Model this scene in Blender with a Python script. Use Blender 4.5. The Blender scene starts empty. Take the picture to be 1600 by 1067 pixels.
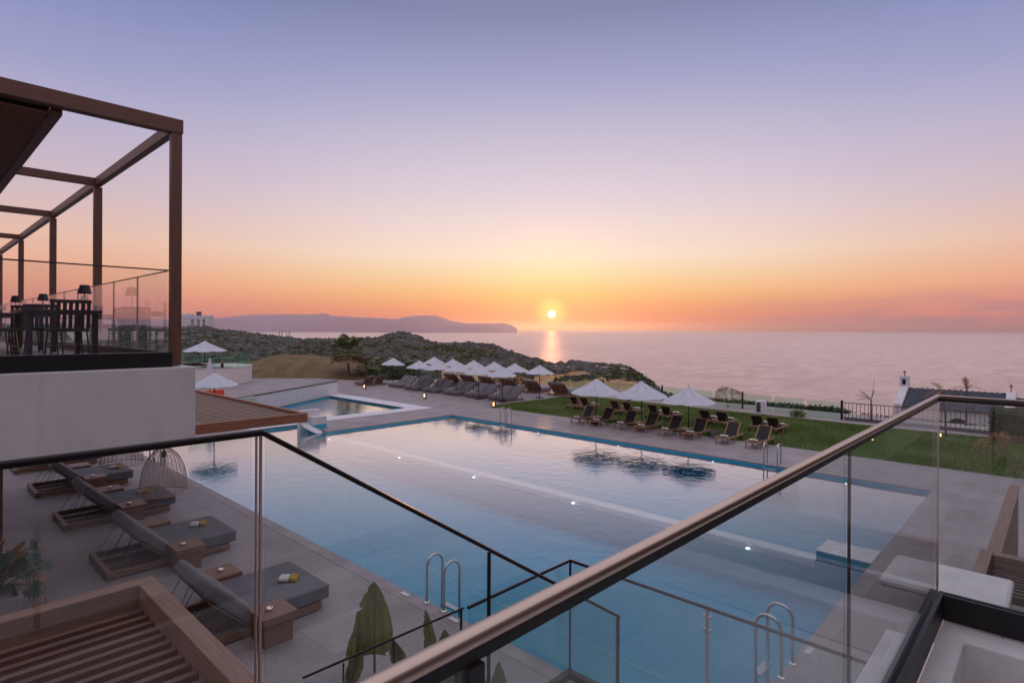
import bpy, math, random
import numpy as np
from mathutils import Vector, Matrix, noise
random.seed(7); rng = np.random.default_rng(7)
S = bpy.context.scene
COL = S.collection
# ---------------------------------------------------------------- camera geometry
FPX = 911.0; ROLL = 0.0042; AZ = math.radians(43.4); EYE = 5.2
FW = Vector((math.cos(AZ), math.sin(AZ), 0)); RT = Vector((math.sin(AZ), -math.cos(AZ), 0))
def ray(u, v):
    dx = u-800; dy = v-514.5
    x = dx*math.cos(ROLL)+dy*math.sin(ROLL); y = -dx*math.sin(ROLL)+dy*math.cos(ROLL)
    return FW*FPX + RT*x - Vector((0,0,y))
def at_z(u, v, z=0.0):
    r = ray(u, v); t = (z-EYE)/r.z; return Vector((r.x*t, r.y*t, z))
def at_d(u, v, d):
    r = ray(u, v); return Vector((0,0,EYE)) + r*(d/FPX)
# ---------------------------------------------------------------- materials
def srgb(r, g, b):
    f = lambda c: ((c/255)/12.92 if c/255 <= .04045 else ((c/255+.055)/1.055)**2.4)
    return (f(r), f(g), f(b), 1)
def rgba(c): return (c[0], c[1], c[2], 1)
class NT:
    def __init__(s, tree): s.t = tree; s.n = tree.nodes; s.l = tree.links
    def add(s, typ, **kw):
        n = s.n.new(typ)
        for k, v in kw.items():
            if k.startswith('i_'):
                key = k[2:].replace('_', ' ')
                n.inputs[key if key in n.inputs else int(k[2:])].default_value = v
            else: setattr(n, k, v)
        return n
    def ln(s, a, b): s.l.new(a, b)
    def math(s, op, a, b=None, c=None, clamp=False):
        n = s.n.new('ShaderNodeMath'); n.operation = op; n.use_clamp = clamp
        for i, x in enumerate((a, b, c)):
            if x is None: continue
            if isinstance(x, (int, float)): n.inputs[i].default_value = x
            else: s.l.new(x, n.inputs[i])
        return n.outputs[0]
    def mix(s, fac, a, b, mode='MIX'):
        n = s.n.new('ShaderNodeMix'); n.data_type = 'RGBA'; n.blend_type = mode
        for sock, x in ((n.inputs[0], fac), (n.inputs[6], a), (n.inputs[7], b)):
            if isinstance(x, (int, float)): sock.default_value = x
            elif isinstance(x, tuple): sock.default_value = rgba(x)
            else: s.l.new(x, sock)
        return n.outputs[2]
    def ramp(s, fac, stops, interp='LINEAR'):
        n = s.n.new('ShaderNodeValToRGB'); n.color_ramp.interpolation = interp
        e = n.color_ramp.elements
        while len(e) < len(stops): e.new(0.5)
        for el, (p, c) in zip(e, stops): el.position = p; el.color = rgba(c)
        s.l.new(fac, n.inputs[0]); return n.outputs[0]
    def noise(s, scale, detail=4, rough=.55, vec=None, dist=0.0):
        n = s.add('ShaderNodeTexNoise'); n.inputs['Scale'].default_value = scale
        n.inputs['Detail'].default_value = detail; n.inputs['Roughness'].default_value = rough
        n.inputs['Distortion'].default_value = dist
        if vec is not None: s.l.new(vec, n.inputs['Vector'])
        return n.outputs['Fac']
    def obj(s): 
        return s.add('ShaderNodeTexCoord').outputs['Object']
    def mapv(s, vec, scale=(1,1,1), rot=(0,0,0), loc=(0,0,0)):
        n = s.add('ShaderNodeMapping'); n.inputs['Scale'].default_value = scale
        n.inputs['Rotation'].default_value = rot; n.inputs['Location'].default_value = loc
        s.l.new(vec, n.inputs['Vector']); return n.outputs[0]
    def bump(s, h, strength=.3, dist=.01):
        n = s.add('ShaderNodeBump'); n.inputs['Strength'].default_value = strength
        n.inputs['Distance'].default_value = dist; s.l.new(h, n.inputs['Height']); return n.outputs[0]
def new_mat(name):
    m = bpy.data.materials.new(name); m.use_nodes = True
    t = NT(m.node_tree); b = m.node_tree.nodes['Principled BSDF']
    return m, t, b
def setp(b, rough=.6, metal=0, spec=.5, **k):
    b.inputs['Roughness'].default_value = rough; b.inputs['Metallic'].default_value = metal
    b.inputs['Specular IOR Level'].default_value = spec
def simple(name, c, rough=.6, metal=0, var=.12, scale=6, bump=0.0, bscale=60, spec=.5, stretch=(1,1,1)):
    m, t, b = new_mat(name); setp(b, rough, metal, spec)
    v = t.mapv(t.obj(), stretch)
    f = t.noise(scale, 5, .6, v)
    lo = tuple(x*(1-var*1.6) for x in c[:3]); hi = tuple(min(1, x*(1+var)) for x in c[:3])
    t.ln(t.ramp(f, [(.3, lo), (.7, hi)]), b.inputs['Base Color'])
    if bump: t.ln(t.bump(t.noise(bscale, 4, .6, v), bump, .01), b.inputs['Normal'])
    return m
def wood(name, c, rough=.55, ax=0, scale=3, var=.3, bump=.25):
    st = [14, 14, 14]; st[ax] = .8
    m, t, b = new_mat(name); setp(b, rough)
    v = t.mapv(t.obj(), tuple(st)); f = t.noise(scale, 6, .6, v, .6)
    g = t.noise(1.1, 3, .5, t.obj())
    lo = tuple(x*(1-var) for x in c); hi = tuple(x*(1+var) for x in c)
    col = t.ramp(f, [(.3, lo), (.7, hi)])
    col = t.mix(t.math('MULTIPLY', g, .35), col, tuple(x*.6 for x in c))
    t.ln(col, b.inputs['Base Color']); t.ln(t.bump(f, bump, .004), b.inputs['Normal'])
    return m
M = {}
def paving():
    m, t, b = new_mat('stone_paving'); setp(b, .55)
    o = t.obj(); br = t.add('ShaderNodeTexBrick'); br.offset = .5
    t.ln(t.mapv(o, (1,1,1)), br.inputs['Vector'])
    br.inputs['Color1'].default_value = (.25,.222,.228,1); br.inputs['Color2'].default_value = (.34,.305,.308,1)
    br.inputs['Mortar'].default_value = (.13,.115,.12,1); br.inputs['Scale'].default_value = 1
    br.inputs['Mortar Size'].default_value = .008; br.inputs['Mortar Smooth'].default_value = .3
    br.inputs['Brick Width'].default_value = 1.2; br.inputs['Row Height'].default_value = 1.2
    n1 = t.noise(.5, 5, .6, o); n2 = t.noise(14, 5, .7, o)
    c = t.mix(t.math('MULTIPLY', n1, .5), br.outputs['Color'], (.25,.215,.21))
    c = t.mix(.35, c, t.ramp(n2, [(.3,(.17,.155,.155)),(.7,(.46,.42,.42))]), 'MIX')
    st = t.ramp(t.noise(.7, 6, .65, t.mapv(o,(1,1,1),loc=(9,3,0))), [(.48,(1,1,1)),(.62,(.80,.78,.77))])
    c = t.mix(1.0, c, st, 'MULTIPLY')
    t.ln(c, b.inputs['Base Color'])
    rr = t.math('MULTIPLY_ADD', n2, .3, .42); t.ln(rr, b.inputs['Roughness'])
    h = t.math('ADD', t.math('MULTIPLY', br.outputs['Fac'], -1.0), t.math('MULTIPLY', n2, .25))
    t.ln(t.bump(h, .35, .004), b.inputs['Normal']); return m
M['paving'] = paving()
def plaster():
    m, t, b = new_mat('white_plaster'); setp(b, .85); o = t.obj()
    c = t.ramp(t.noise(1.3, 6, .65, o), [(.3,(.54,.525,.53)),(.7,(.66,.635,.64))])
    dr = t.ramp(t.noise(3.0, 4, .6, t.mapv(o,(1,1,.12))), [(.52,(1,1,1)),(.75,(.86,.85,.85))])
    c = t.mix(1.0, c, dr, 'MULTIPLY'); t.ln(c, b.inputs['Base Color'])
    h = t.math('ADD', t.noise(70, 4, .6, o), t.math('MULTIPLY', t.noise(6, 3, .5, o), .8)); t.ln(t.bump(h, .4, .008), b.inputs['Normal']); return m
M['plaster'] = plaster()
M['plaster_rough'] = simple('rough_white_render', (.68,.66,.66), .8, var=.07, scale=5, bump=.35, bscale=22)  # slightly paler, even white with a coarser bump
M['band'] = simple('pale_blue_floor_tile', (.09,.46,.60), .5, var=.1); M['ledge'] = simple('white_submerged_ledge', (.86,.80,.80), .6, var=.04); M['rim'] = simple('pale_pool_rim_stone', (.68,.70,.74), .5, var=.15, scale=2.2, bump=.1)
M['beamx'] = wood('brown_beam', (.135,.058,.036), .5, 0); M['beamy'] = wood('brown_beam_lengthwise', (.135,.058,.036), .5, 1)
M['beamz'] = wood('brown_upright', (.14,.06,.037), .5, 2)
M['slat'] = wood('brown_slat', (.15,.08,.058), .55, 0); M['slaty'] = wood('brown_slat_lengthwise', (.11,.062,.045), .55, 1)
M['orange_wood'] = wood('stained_timber', (.30,.12,.06), .5, 0); M['orange_woody'] = wood('stained_timber_lengthwise', (.30,.12,.06), .5, 1)
M['tan_slat'] = wood('weathered_slat', (.26,.18,.125), .6, 0)
M['capwood'] = wood('weathered_cap_timber', (.23,.14,.10), .6, 0); M['capwoody'] = wood('weathered_cap_timber_lengthwise', (.23,.14,.10), .6, 1)
M['bedwood'] = wood('walnut_timber', (.21,.105,.065), .5, 0, var=.25)
M['teak'] = wood('teak_timber', (.36,.21,.12), .55, 0, var=.25)
M['fabric'] = simple('slate_grey_fabric', (.115,.115,.135), .9, var=.1, scale=4, bump=.4, bscale=240)
M['fabric_top'] = simple('grey_mattress_fabric', (.15,.148,.165), .9, var=.1, scale=4, bump=.4, bscale=240)
M['black_sling'] = simple('black_mesh_sling', (.02,.02,.022), .8, var=.2, scale=20)
M['towel'] = simple('white_towel', (.72,.70,.70), .95, var=.05, scale=9, bump=.6, bscale=70)
M['towel_yellow'] = simple('mustard_towel', (.50,.33,.07), .95, var=.15, scale=9, bump=.6, bscale=70)
M['steel'] = simple('brushed_steel', (.55,.55,.57), .28, 1, var=.05)
M['silver'] = simple('polished_silver', (.75,.73,.7), .12, 1, var=.03)
M['bronze'] = simple('bronze_rail_metal', (.56,.45,.37), .30, 1, var=.06, scale=3, stretch=(.3,20,20))
M['dark_rail'] = simple('dark_brown_rail_metal', (.022,.016,.016), .35, .6, var=.05)
M['black'] = simple('black_metal', (.013,.013,.015), .45, .3, var=.1)
M['joint'] = simple('dark_glass_joint', (.03,.03,.032), .25, .5, var=.1)
M['bright_joint'] = simple('satin_metal_joint', (.66,.55,.50), .35, 1, var=.04)
def canopy():
    m, t, b = new_mat('white_canvas'); setp(b, .85)
    c = t.ramp(t.noise(3, 4, .5, t.obj()), [(.3,(.50,.53,.60)),(.7,(.60,.63,.69))])
    t.ln(c, b.inputs['Base Color']); tr = t.add('ShaderNodeBsdfTranslucent'); tr.inputs[0].default_value = (.55,.52,.5,1)
    mx = t.add('ShaderNodeMixShader'); mx.inputs[0].default_value = .05
    out = m.node_tree.nodes['Material Output']; t.ln(b.outputs[0], mx.inputs[1]); t.ln(tr.outputs[0], mx.inputs[2]); t.ln(mx.outputs[0], out.inputs[0])
    return m
M['canopy'] = canopy(); M['under_shade'] = simple('parasol_under_shade', (.05,.05,.06), .9)  # shade under the canopy put into its underside colour, no separate cloth
def glass(name, tint=(.86,.90,.88), ior=1.5, boost=.8):
    m, t, b = new_mat(name); m.node_tree.nodes.remove(b)
    tr = t.add('ShaderNodeBsdfTransparent'); tr.inputs[0].default_value = rgba(tint)
    gl = t.add('ShaderNodeBsdfGlossy'); gl.inputs['Roughness'].default_value = .01; gl.inputs[0].default_value = (.95,.97,1,1)
    fr = t.add('ShaderNodeFresnel'); bf = t.add('ShaderNodeNewGeometry').outputs['Backfacing']; t.ln(t.math('MULTIPLY_ADD', bf, 1/ior-ior, ior), fr.inputs[0])
    # smudges on the pane
    sm = t.ramp(t.noise(2.2, 5, .6, t.mapv(t.obj(), (1,1,.35))), [(.45,(0,0,0)),(.8,(.03,.03,.03))])
    fac = t.math('ADD', t.math('MULTIPLY', fr.outputs[0], boost), 0.0, clamp=True)
    mx = t.add('ShaderNodeMixShader'); t.ln(fac, mx.inputs[0]); t.ln(tr.outputs[0], mx.inputs[1]); t.ln(gl.outputs[0], mx.inputs[2])
    df = t.add('ShaderNodeBsdfDiffuse'); df.inputs[0].default_value = (.5,.5,.5,1)
    m2 = t.add('ShaderNodeMixShader'); t.ln(sm, m2.inputs[0]); t.ln(mx.outputs[0], m2.inputs[1]); t.ln(df.outputs[0], m2.inputs[2])
    t.ln(m2.outputs[0], m.node_tree.nodes['Material Output'].inputs[0]); return m
M['glass'] = glass('clear_pane_glass', (.935,.965,.955))
M['glass_grey'] = glass('smoky_pane_glass', (.965,.975,.978))
M['glass_green'] = glass('green_tinted_pane_glass', (.84,.955,.885))
def emis(name, c, s):
    m, t, b = new_mat(name); b.inputs['Emission Color'].default_value = rgba(c); b.inputs['Emission Strength'].default_value = s
    b.inputs['Base Color'].default_value = rgba(c); return m
M['pool_lamp'] = emis('lit_pool_lamp', (.9,.95,1), 4); M['warm_lamp'] = emis('lit_warm_lamp', (1,.62,.3), 1.7)
M['spot_lamp'] = emis('lit_spotlight', (1,.62,.3), 5)
def mosaic():
    m, t, b = new_mat('blue_pool_mosaic'); setp(b, .4)
    o = t.obj(); br = t.add('ShaderNodeTexBrick'); br.offset = 0
    t.ln(o, br.inputs['Vector']); br.inputs['Scale'].default_value = 1
    br.inputs['Color1'].default_value = (.010,.33,.53,1); br.inputs['Color2'].default_value = (.014,.38,.59,1)
    br.inputs['Mortar'].default_value = (.10,.45,.56,1); br.inputs['Mortar Size'].default_value = .008
    br.inputs['Brick Width'].default_value = .3; br.inputs['Row Height'].default_value = .3
    n = t.noise(.35, 4, .6, o)
    c = t.mix(t.math('MULTIPLY', n, .5), br.outputs['Color'], (.045,.42,.56))
    # bands of paler tile along the pool's length
    wv = t.add('ShaderNodeTexWave'); wv.wave_type = 'BANDS'; wv.bands_direction = 'X'; wv.inputs['Scale'].default_value = .12; wv.inputs['Distortion'].default_value = 1.2; wv.inputs['Detail'].default_value = 2
    t.ln(o, wv.inputs['Vector'])
    c = t.mix(t.math('MULTIPLY', wv.outputs['Fac'], .25), c, (.07,.47,.60))
    t.ln(c, b.inputs['Base Color']); return m
M['mosaic'] = mosaic()
def water(name, tint, pw, scale, amp, ior=1.33, rough=.02, stretch=(1,1,1)):
    m, t, b = new_mat(name); m.node_tree.nodes.remove(b)
    o = t.obj()
    f1 = t.noise(scale, 3, .5, t.mapv(o, stretch)); f2 = t.noise(scale*3.2, 2, .5, t.mapv(o, (1.0,1.7,1)))
    msk = t.ramp(t.noise(.11, 2, .5, o), [(.35,(.35,.35,.35)),(.65,(1,1,1))])
    h = t.math('MULTIPLY', t.math('ADD', f1, t.math('MULTIPLY', f2, .28)), msk)
    bp = t.bump(h, 1.0, amp)
    tr = t.add('ShaderNodeBsdfTransparent'); tr.inputs[0].default_value = rgba(tint)
    gl = t.add('ShaderNodeBsdfGlossy'); gl.inputs['Roughness'].default_value = rough; gl.inputs[0].default_value = (1,.96,.94,1)
    t.ln(bp, gl.inputs['Normal'])
    fr = t.add('ShaderNodeFresnel'); fr.inputs[0].default_value = ior; t.ln(bp, fr.inputs['Normal'])
    mr = t.add('ShaderNodeMapRange'); t.ln(fr.outputs[0], mr.inputs[0]); mr.inputs[1].default_value = .045; mr.inputs[2].default_value = .32; mr.inputs[3].default_value = .02; mr.inputs[4].default_value = .76; fac = mr.outputs[0]
    mx = t.add('ShaderNodeMixShader'); t.ln(fac, mx.inputs[0]); t.ln(tr.outputs[0], mx.inputs[1]); t.ln(gl.outputs[0], mx.inputs[2])
    t.ln(mx.outputs[0], m.node_tree.nodes['Material Output'].inputs[0]); return m
M['pool_water'] = water('pool_water_surface', (.80,.94,.98), .62, 2.4, .011)
M['kids_water'] = water('shallow_water_surface', (.80,.95,.98), .62, 3.0, .022)
def sea():
    m, t, b = new_mat('sea_surface'); m.node_tree.nodes.remove(b)
    o = t.obj(); dist = t.add('ShaderNodeCameraData')
    h = t.math('ADD', t.noise(.5, 5, .7, t.mapv(o,(1,.5,1),rot=(0,0,.4))), t.math('MULTIPLY', t.noise(.06, 3, .5, t.mapv(o,(1,.4,1),rot=(0,0,.5))), 2.5))
    bp = t.bump(h, 1.0, .6)
    df = t.add('ShaderNodeBsdfDiffuse'); df.inputs[0].default_value = (.12,.085,.085,1)
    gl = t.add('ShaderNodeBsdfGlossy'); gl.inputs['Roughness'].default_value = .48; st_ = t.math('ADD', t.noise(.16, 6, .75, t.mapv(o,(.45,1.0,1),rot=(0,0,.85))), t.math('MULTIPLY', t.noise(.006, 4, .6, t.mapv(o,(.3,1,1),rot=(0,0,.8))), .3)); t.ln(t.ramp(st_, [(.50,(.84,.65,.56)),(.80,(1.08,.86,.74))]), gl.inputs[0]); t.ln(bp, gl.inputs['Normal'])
    fr = t.add('ShaderNodeFresnel'); fr.inputs[0].default_value = 1.34
    fac = t.math('POWER', fr.outputs[0], .45, clamp=True)
    mx = t.add('ShaderNodeMixShader'); t.ln(fac, mx.inputs[0]); t.ln(df.outputs[0], mx.inputs[1]); t.ln(gl.outputs[0], mx.inputs[2])
    t.ln(mx.outputs[0], m.node_tree.nodes['Material Output'].inputs[0]); return m
M['sea'] = sea()
def ground(name, cols, s1=.06, s2=.8, bump=.6, bd=.15):
    m, t, b = new_mat(name); setp(b, .95, spec=.2)
    o = t.obj(); a = t.noise(s1, 6, .65, o); d = t.noise(s2, 6, .7, o)
    c1 = t.ramp(a, [(.35, cols[0]), (.6, cols[1])]); c2 = t.ramp(d, [(.42, cols[2]), (.6, cols[3])])
    t.ln(t.mix(t.ramp(t.noise(s1*5, 4, .6, o), [(.42,(0,0,0)),(.6,(1,1,1))]), c1, c2), b.inputs['Base Color'])
    t.ln(t.bump(d, bump, bd), b.inputs['Normal']); return m
M['heath'] = ground('rocky_heath', ((.032,.045,.02),(.065,.065,.038),(.04,.055,.022),(.11,.11,.10)))
M['rock'] = ground('grey_coastal_rock', ((.065,.065,.065),(.155,.15,.155),(.07,.08,.045),(.19,.185,.195)), .3, 2.0, .9, .2)
M['scrub'] = ground('scrub_leaves', ((.032,.062,.017),(.07,.09,.028),(.045,.075,.02),(.12,.105,.045)), .08, 3)
M['dry_grass'] = ground('dry_grass', ((.15,.10,.05),(.21,.145,.08),(.09,.085,.04),(.19,.13,.07)), .12, 3, .5, .06)
M['sand'] = ground('pale_sand_path', ((.33,.29,.29),(.40,.36,.36),(.30,.26,.25),(.38,.34,.33)), .2, 4, .2, .02)
M['ochre'] = ground('sunlit_ochre_field', ((.42,.24,.10),(.50,.30,.13),(.26,.18,.10),(.46,.33,.22)), .1, 1.6, .4, .05)  # ochre ground, with the low sun's orange put into the colour
M['lawn'] = ground('lawn_turf', ((.065,.115,.028),(.10,.145,.04),(.05,.09,.022),(.15,.16,.06)), .35, 9, .7, .03)
M['blades'] = ground('grass_blades', ((.085,.16,.03),(.12,.19,.045),(.07,.13,.025),(.17,.20,.07)), .5, 6, .1, .01)
M['mount'] = simple('haze_toned_mountain', (.44,.31,.36), 1, var=.15, scale=.002)  # mauve of the hazy distance put into the mountain colour
M['leaf'] = simple('dark_green_leaf', (.045,.085,.03), .5, var=.4, scale=3)
M['leaf_mid'] = simple('mid_green_leaf', (.13,.17,.05), .55, var=.4, scale=2)
M['leaf_dry'] = simple('dry_tan_leaf', (.22,.14,.06), .7, var=.35, scale=4)
M['paddle'] = simple('broad_olive_leaf', (.20,.21,.065), .5, var=.3, scale=2.5, bump=.3, bscale=40, stretch=(6,6,.7))
M['monstera'] = simple('glossy_dark_leaf', (.035,.085,.035), .3, var=.3, scale=5)
M['copper_leaf'] = simple('copper_leaf', (.50,.24,.10), .6, var=.4, scale=5)
M['bark'] = simple('palm_bark', (.12,.08,.055), .9, var=.35, scale=14, bump=.6)
M['grey_pot'] = simple('pale_concrete', (.42,.41,.42), .8, var=.12, scale=3, bump=.25, bscale=30)
M['wicker'] = simple('rattan_cane', (.42,.27,.17), .6, var=.15, scale=30)
M['roof'] = simple('slate_blue_roof_tile', (.055,.065,.095), .6, var=.3, scale=1.5, bump=.3)
M['white_far'] = simple('whitewashed_wall', (.66,.65,.68), .85, var=.08, scale=.7)
M['red'] = simple('red_plastic', (.62,.06,.03), .5, var=.05)
M['facade'] = simple('shade_toned_facade', (.20,.175,.165), .8, var=.15, scale=.6)  # white plaster with shade put into its colour, dimming its mirror image
M['darkglass'] = simple('dark_window_glass', (.02,.025,.03), .08, var=.05)
M['tablew'] = simple('dark_stained_table', (.022,.020,.026), .5, var=.2, scale=9)
def clearware():
    m, t, b = new_mat('drinking_glass'); setp(b, .05); b.inputs['Base Color'].default_value = (.8,.8,.85,1); b.inputs['Alpha'].default_value = .45; return m
M['ware'] = clearware()
# ---------------------------------------------------------------- mesh builder
class MB:
    def __init__(s): s.v = []; s.f = []
    def add(s, vs, fs):
        n = len(s.v); s.v += [tuple(v) for v in vs]; s.f += [tuple(i+n for i in f) for f in fs]; return s
    def box(s, a, b):
        x0,y0,z0 = a; x1,y1,z1 = b
        return s.add([(x0,y0,z0),(x1,y0,z0),(x1,y1,z0),(x0,y1,z0),(x0,y0,z1),(x1,y0,z1),(x1,y1,z1),(x0,y1,z1)],
            [(3,2,1,0),(4,5,6,7),(0,1,5,4),(1,2,6,5),(2,3,7,6),(3,0,4,7)])
    def bar(s, p, q, w, h, up=(0,0,1)):
        p, q = Vector(p), Vector(q); d = (q-p).normalized(); u = Vector(up)
        sd = d.cross(u)
        if sd.length < 1e-4: sd = d.cross(Vector((1,0,0)))
        sd.normalize(); n = sd.cross(d).normalized(); vs = []
        for c in (p, q):
            for a, b in ((-1,-1),(1,-1),(1,1),(-1,1)): vs.append(c+sd*(a*w/2)+n*(b*h/2))
        return s.add(vs, [(3,2,1,0),(4,5,6,7),(0,1,5,4),(1,2,6,5),(2,3,7,6),(3,0,4,7)])
    def tube(s, pts, r, n=8, caps=True, r1=None):
        pts = [Vector(p) for p in pts]; k = len(pts); rings = []
        ref = None
        for i, p in enumerate(pts):
            d = (pts[min(i+1,k-1)]-pts[max(i-1,0)]).normalized()
            if ref is None:
                ref = Vector((0,0,1)) if abs(d.z) < .9 else Vector((1,0,0))
            a = d.cross(ref); a.normalize(); b = a.cross(d).normalized(); ref = b
            rr = r if r1 is None else r+(r1-r)*i/(k-1)
            rings.append([p+a*(rr*math.cos(2*math.pi*j/n))+b*(rr*math.sin(2*math.pi*j/n)) for j in range(n)])
        fs = []
        for i in range(k-1):
            for j in range(n):
                fs.append((i*n+j, (i+1)*n+j, (i+1)*n+(j+1)%n, i*n+(j+1)%n))
        if caps: fs.append(tuple(range(n))); fs.append(tuple((k-1)*n+j for j in reversed(range(n))))
        return s.add([v for rg in rings for v in rg], fs)
    def lathe(s, prof, n=16, c=(0,0,0)):
        vs = []; fs = []
        for r, z in prof:
            for j in range(n): a = 2*math.pi*j/n; vs.append((c[0]+r*math.cos(a), c[1]+r*math.sin(a), c[2]+z))
        for i in range(len(prof)-1):
            for j in range(n): fs.append((i*n+j, i*n+(j+1)%n, (i+1)*n+(j+1)%n, (i+1)*n+j))
        return s.add(vs, fs)
    def quad(s, a, b, c, d): return s.add([a,b,c,d], [(0,1,2,3)])
    def prism(s, poly, z0, z1):
        n = len(poly); vs = [(x,y,z0) for x,y in poly]+[(x,y,z1) for x,y in poly]
        return s.add(vs, [tuple(reversed(range(n))), tuple(range(n,2*n))]+[(i,(i+1)%n,n+(i+1)%n,n+i) for i in range(n)])
    def build(s, name, mat, parent=None, bevel=0, smooth=False, label=None, sub=0):
        me = bpy.data.meshes.new(name); me.from_pydata(s.v, [], s.f); me.update()
        o = bpy.data.objects.new(name, me); COL.objects.link(o); me.materials.append(M[mat] if isinstance(mat, str) else mat)
        if parent is not None: o.parent = parent
        if smooth: me.polygons.foreach_set('use_smooth', [True]*len(me.polygons))
        if bevel:
            b = o.modifiers.new('bevel', 'BEVEL'); b.width = bevel; b.segments = 2; b.limit_method = 'ANGLE'
        if sub: sm = o.modifiers.new('sub', 'SUBSURF'); sm.levels = sub; sm.render_levels = sub
        if label: o['label'] = label
        return o
def tag(o, label=None, cat=None, group=None, kind=None):
    if label: o['label'] = label
    if cat: o['category'] = cat
    if group: o['group'] = group
    if kind: o['kind'] = kind
    return o
def thing(name, label, cat, loc=(0,0,0), rz=0, group=None):
    o = bpy.data.objects.new(name, None); COL.objects.link(o); o.location = loc; o.rotation_euler = (0,0,rz); o.empty_display_size = .2
    return tag(o, label, cat, group)
def copy_tree(o, parent=None):
    c = o.copy(); COL.objects.link(c); c.parent = parent
    for ch in list(o.children): copy_tree(ch, c)
    return c
def place(proto, used, loc, rz, label, group=None):
    o = proto if not used[0] else copy_tree(proto); used[0] = True
    o.location = loc; o.rotation_euler = (0,0,rz); o['label'] = label
    if group: o['group'] = group
    return o
ORD = ['first','second','third','fourth','fifth','sixth','seventh','eighth','ninth','tenth','eleventh','twelfth']
def leaves(c, rad, n, size, seed=0, flat=.5, shell=.45, vert=False):
    """n small leaf quads spread through an ellipsoid"""
    r = np.random.default_rng(seed)
    d = r.normal(size=(n,3)); d /= np.linalg.norm(d,axis=1)[:,None]
    rr = shell+(1-shell)*r.random(n)**.6
    lump = 1+.28*np.sin(d[:,0]*5+seed)*np.cos(d[:,1]*6+seed*2)+.15*np.sin(d[:,2]*9+seed)
    p = np.array(c)+d*(rr*lump)[:,None]*np.array(rad)
    a = r.normal(size=(n,3)); a[:,2] *= flat; a /= np.linalg.norm(a,axis=1)[:,None]
    b = np.cross(a, r.normal(size=(n,3))); b /= np.linalg.norm(b,axis=1)[:,None]
    s = size*(.6+.8*r.random(n))[:,None]
    v = np.stack([p-a*s, p-b*s*.45, p+a*s, p+b*s*.45], 1).reshape(-1,3)
    return v, np.arange(4*n).reshape(-1,4)
def np_obj(name, v, f, mat, parent=None):
    me = bpy.data.meshes.new(name); nv, nf = len(v), len(f); k = f.shape[1]
    me.vertices.add(nv); me.vertices.foreach_set('co', np.ascontiguousarray(v, dtype=np.float32).ravel())
    me.loops.add(nf*k); me.loops.foreach_set('vertex_index', f.astype(np.int32).ravel())
    me.polygons.add(nf); me.polygons.foreach_set('loop_start', np.arange(0,nf*k,k,dtype=np.int32))
    me.update(calc_edges=True); me.validate(); me.materials.append(M[mat])
    o = bpy.data.objects.new(name, me); COL.objects.link(o)
    if parent is not None: o.parent = parent
    return o
def leafball(name, mat, c, rad, n, size, seed, parent=None, **k):
    v, f = leaves(c, rad, n, size, seed, **k); v[:,2] = np.maximum(v[:,2], -.3)
    return np_obj(name, v, f, mat, parent)

# ================================================================ SETTING
# sea
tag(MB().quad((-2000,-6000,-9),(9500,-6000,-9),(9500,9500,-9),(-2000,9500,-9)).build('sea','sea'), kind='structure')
# pool deck (paving) as sheets round the pools
PX0, PX1, PXM, PY0, PYB, PYA = 7.0, 23.25, 15.0, 3.1, 27.0, 30.0
WZ = -.12
dk = MB()
for a in ((-14,-12,7,62),(7,-12,60-23.4,3.1),(23.25,3.1,36.6,30.2),(15,27,23.25,30.2),(7,30,12.5,62),(12.5,30,15,30.2),(24.4,30.2,37.6,50),(12.5,43,24.4,62)):
    dk.quad((a[0],a[1],0),(a[2],a[1],0),(a[2],a[3],0),(a[0],a[3],0))
dk.quad((12.5,34.75,0),(24.4,42.3,0),(24.4,43,0),(12.5,43,0)); dk.quad((24.4,50,0),(32,50,0),(30,58,0),(24.4,62,0))
tag(dk.build('pool_deck','paving'), kind='structure')
# coping edge round the pool, a slightly proud thin strip
cp = MB()
cp.box((6.72,2.8,-.05),(7.0,30,.006)).box((7.0,2.8,-.05),(23.55,3.1,.006)).box((23.25,3.1,-.05),(23.55,27.3,.006)).box((15.0,27.0,-.05),(23.25,27.3,.006))
M['coping'] = simple('pool_coping_stone', (.30,.26,.26), .5, var=.15, scale=3, bump=.2)
tag(cp.build('pool_edge','coping'), kind='structure')
# pool basin
pb = MB(); PZ = -1.35
pb.quad((7,3.1,PZ),(15,3.1,PZ),(15,30,PZ),(7,30,PZ)).quad((15.35,3.1,PZ),(23.25,3.1,PZ),(23.25,27,PZ),(15.35,27,PZ))
def wall(x0,y0,x1,y1,z0=PZ,z1=-.05): pb.quad((x0,y0,z0),(x1,y1,z0),(x1,y1,z1),(x0,y0,z1))
wall(7,3.1,7,30); wall(7,3.1,15,3.1); wall(15.35,3.1,23.25,3.1); wall(23.25,3.1,23.25,27); wall(15,27,23.25,27); wall(7,30,15,30); wall(15,27,15,30)
pb.quad((15,3.1,PZ),(15,27,PZ),(15,27,-.34),(15,3.1,-.34)).quad((15.35,3.1,PZ),(15.35,27,PZ),(15.35,27,-.34),(15.35,3.1,-.34))
tag(pb.build('pool_basin','mosaic'), kind='structure')
tag(MB().box((14.985,4.27,-.40),(15.42,26.99,-.24)).build('pool_ledge','ledge'), kind='structure')
tag(MB().box((9.87,3.4,-1.349),(9.99,29.8,-1.34)).box((14.1,3.4,-1.349),(14.22,29.8,-1.34)).build('pool_floor_bands','band'), kind='structure')
tag(MB().box((15.0,3.105,-.02),(15.95,4.25,.014)).build('pool_platform','rim', bevel=.006), kind='structure'); tag(MB().box((15.01,3.11,-1.3),(15.94,4.24,-.022)).build('pool_platform_base','mosaic'), kind='structure')
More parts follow.
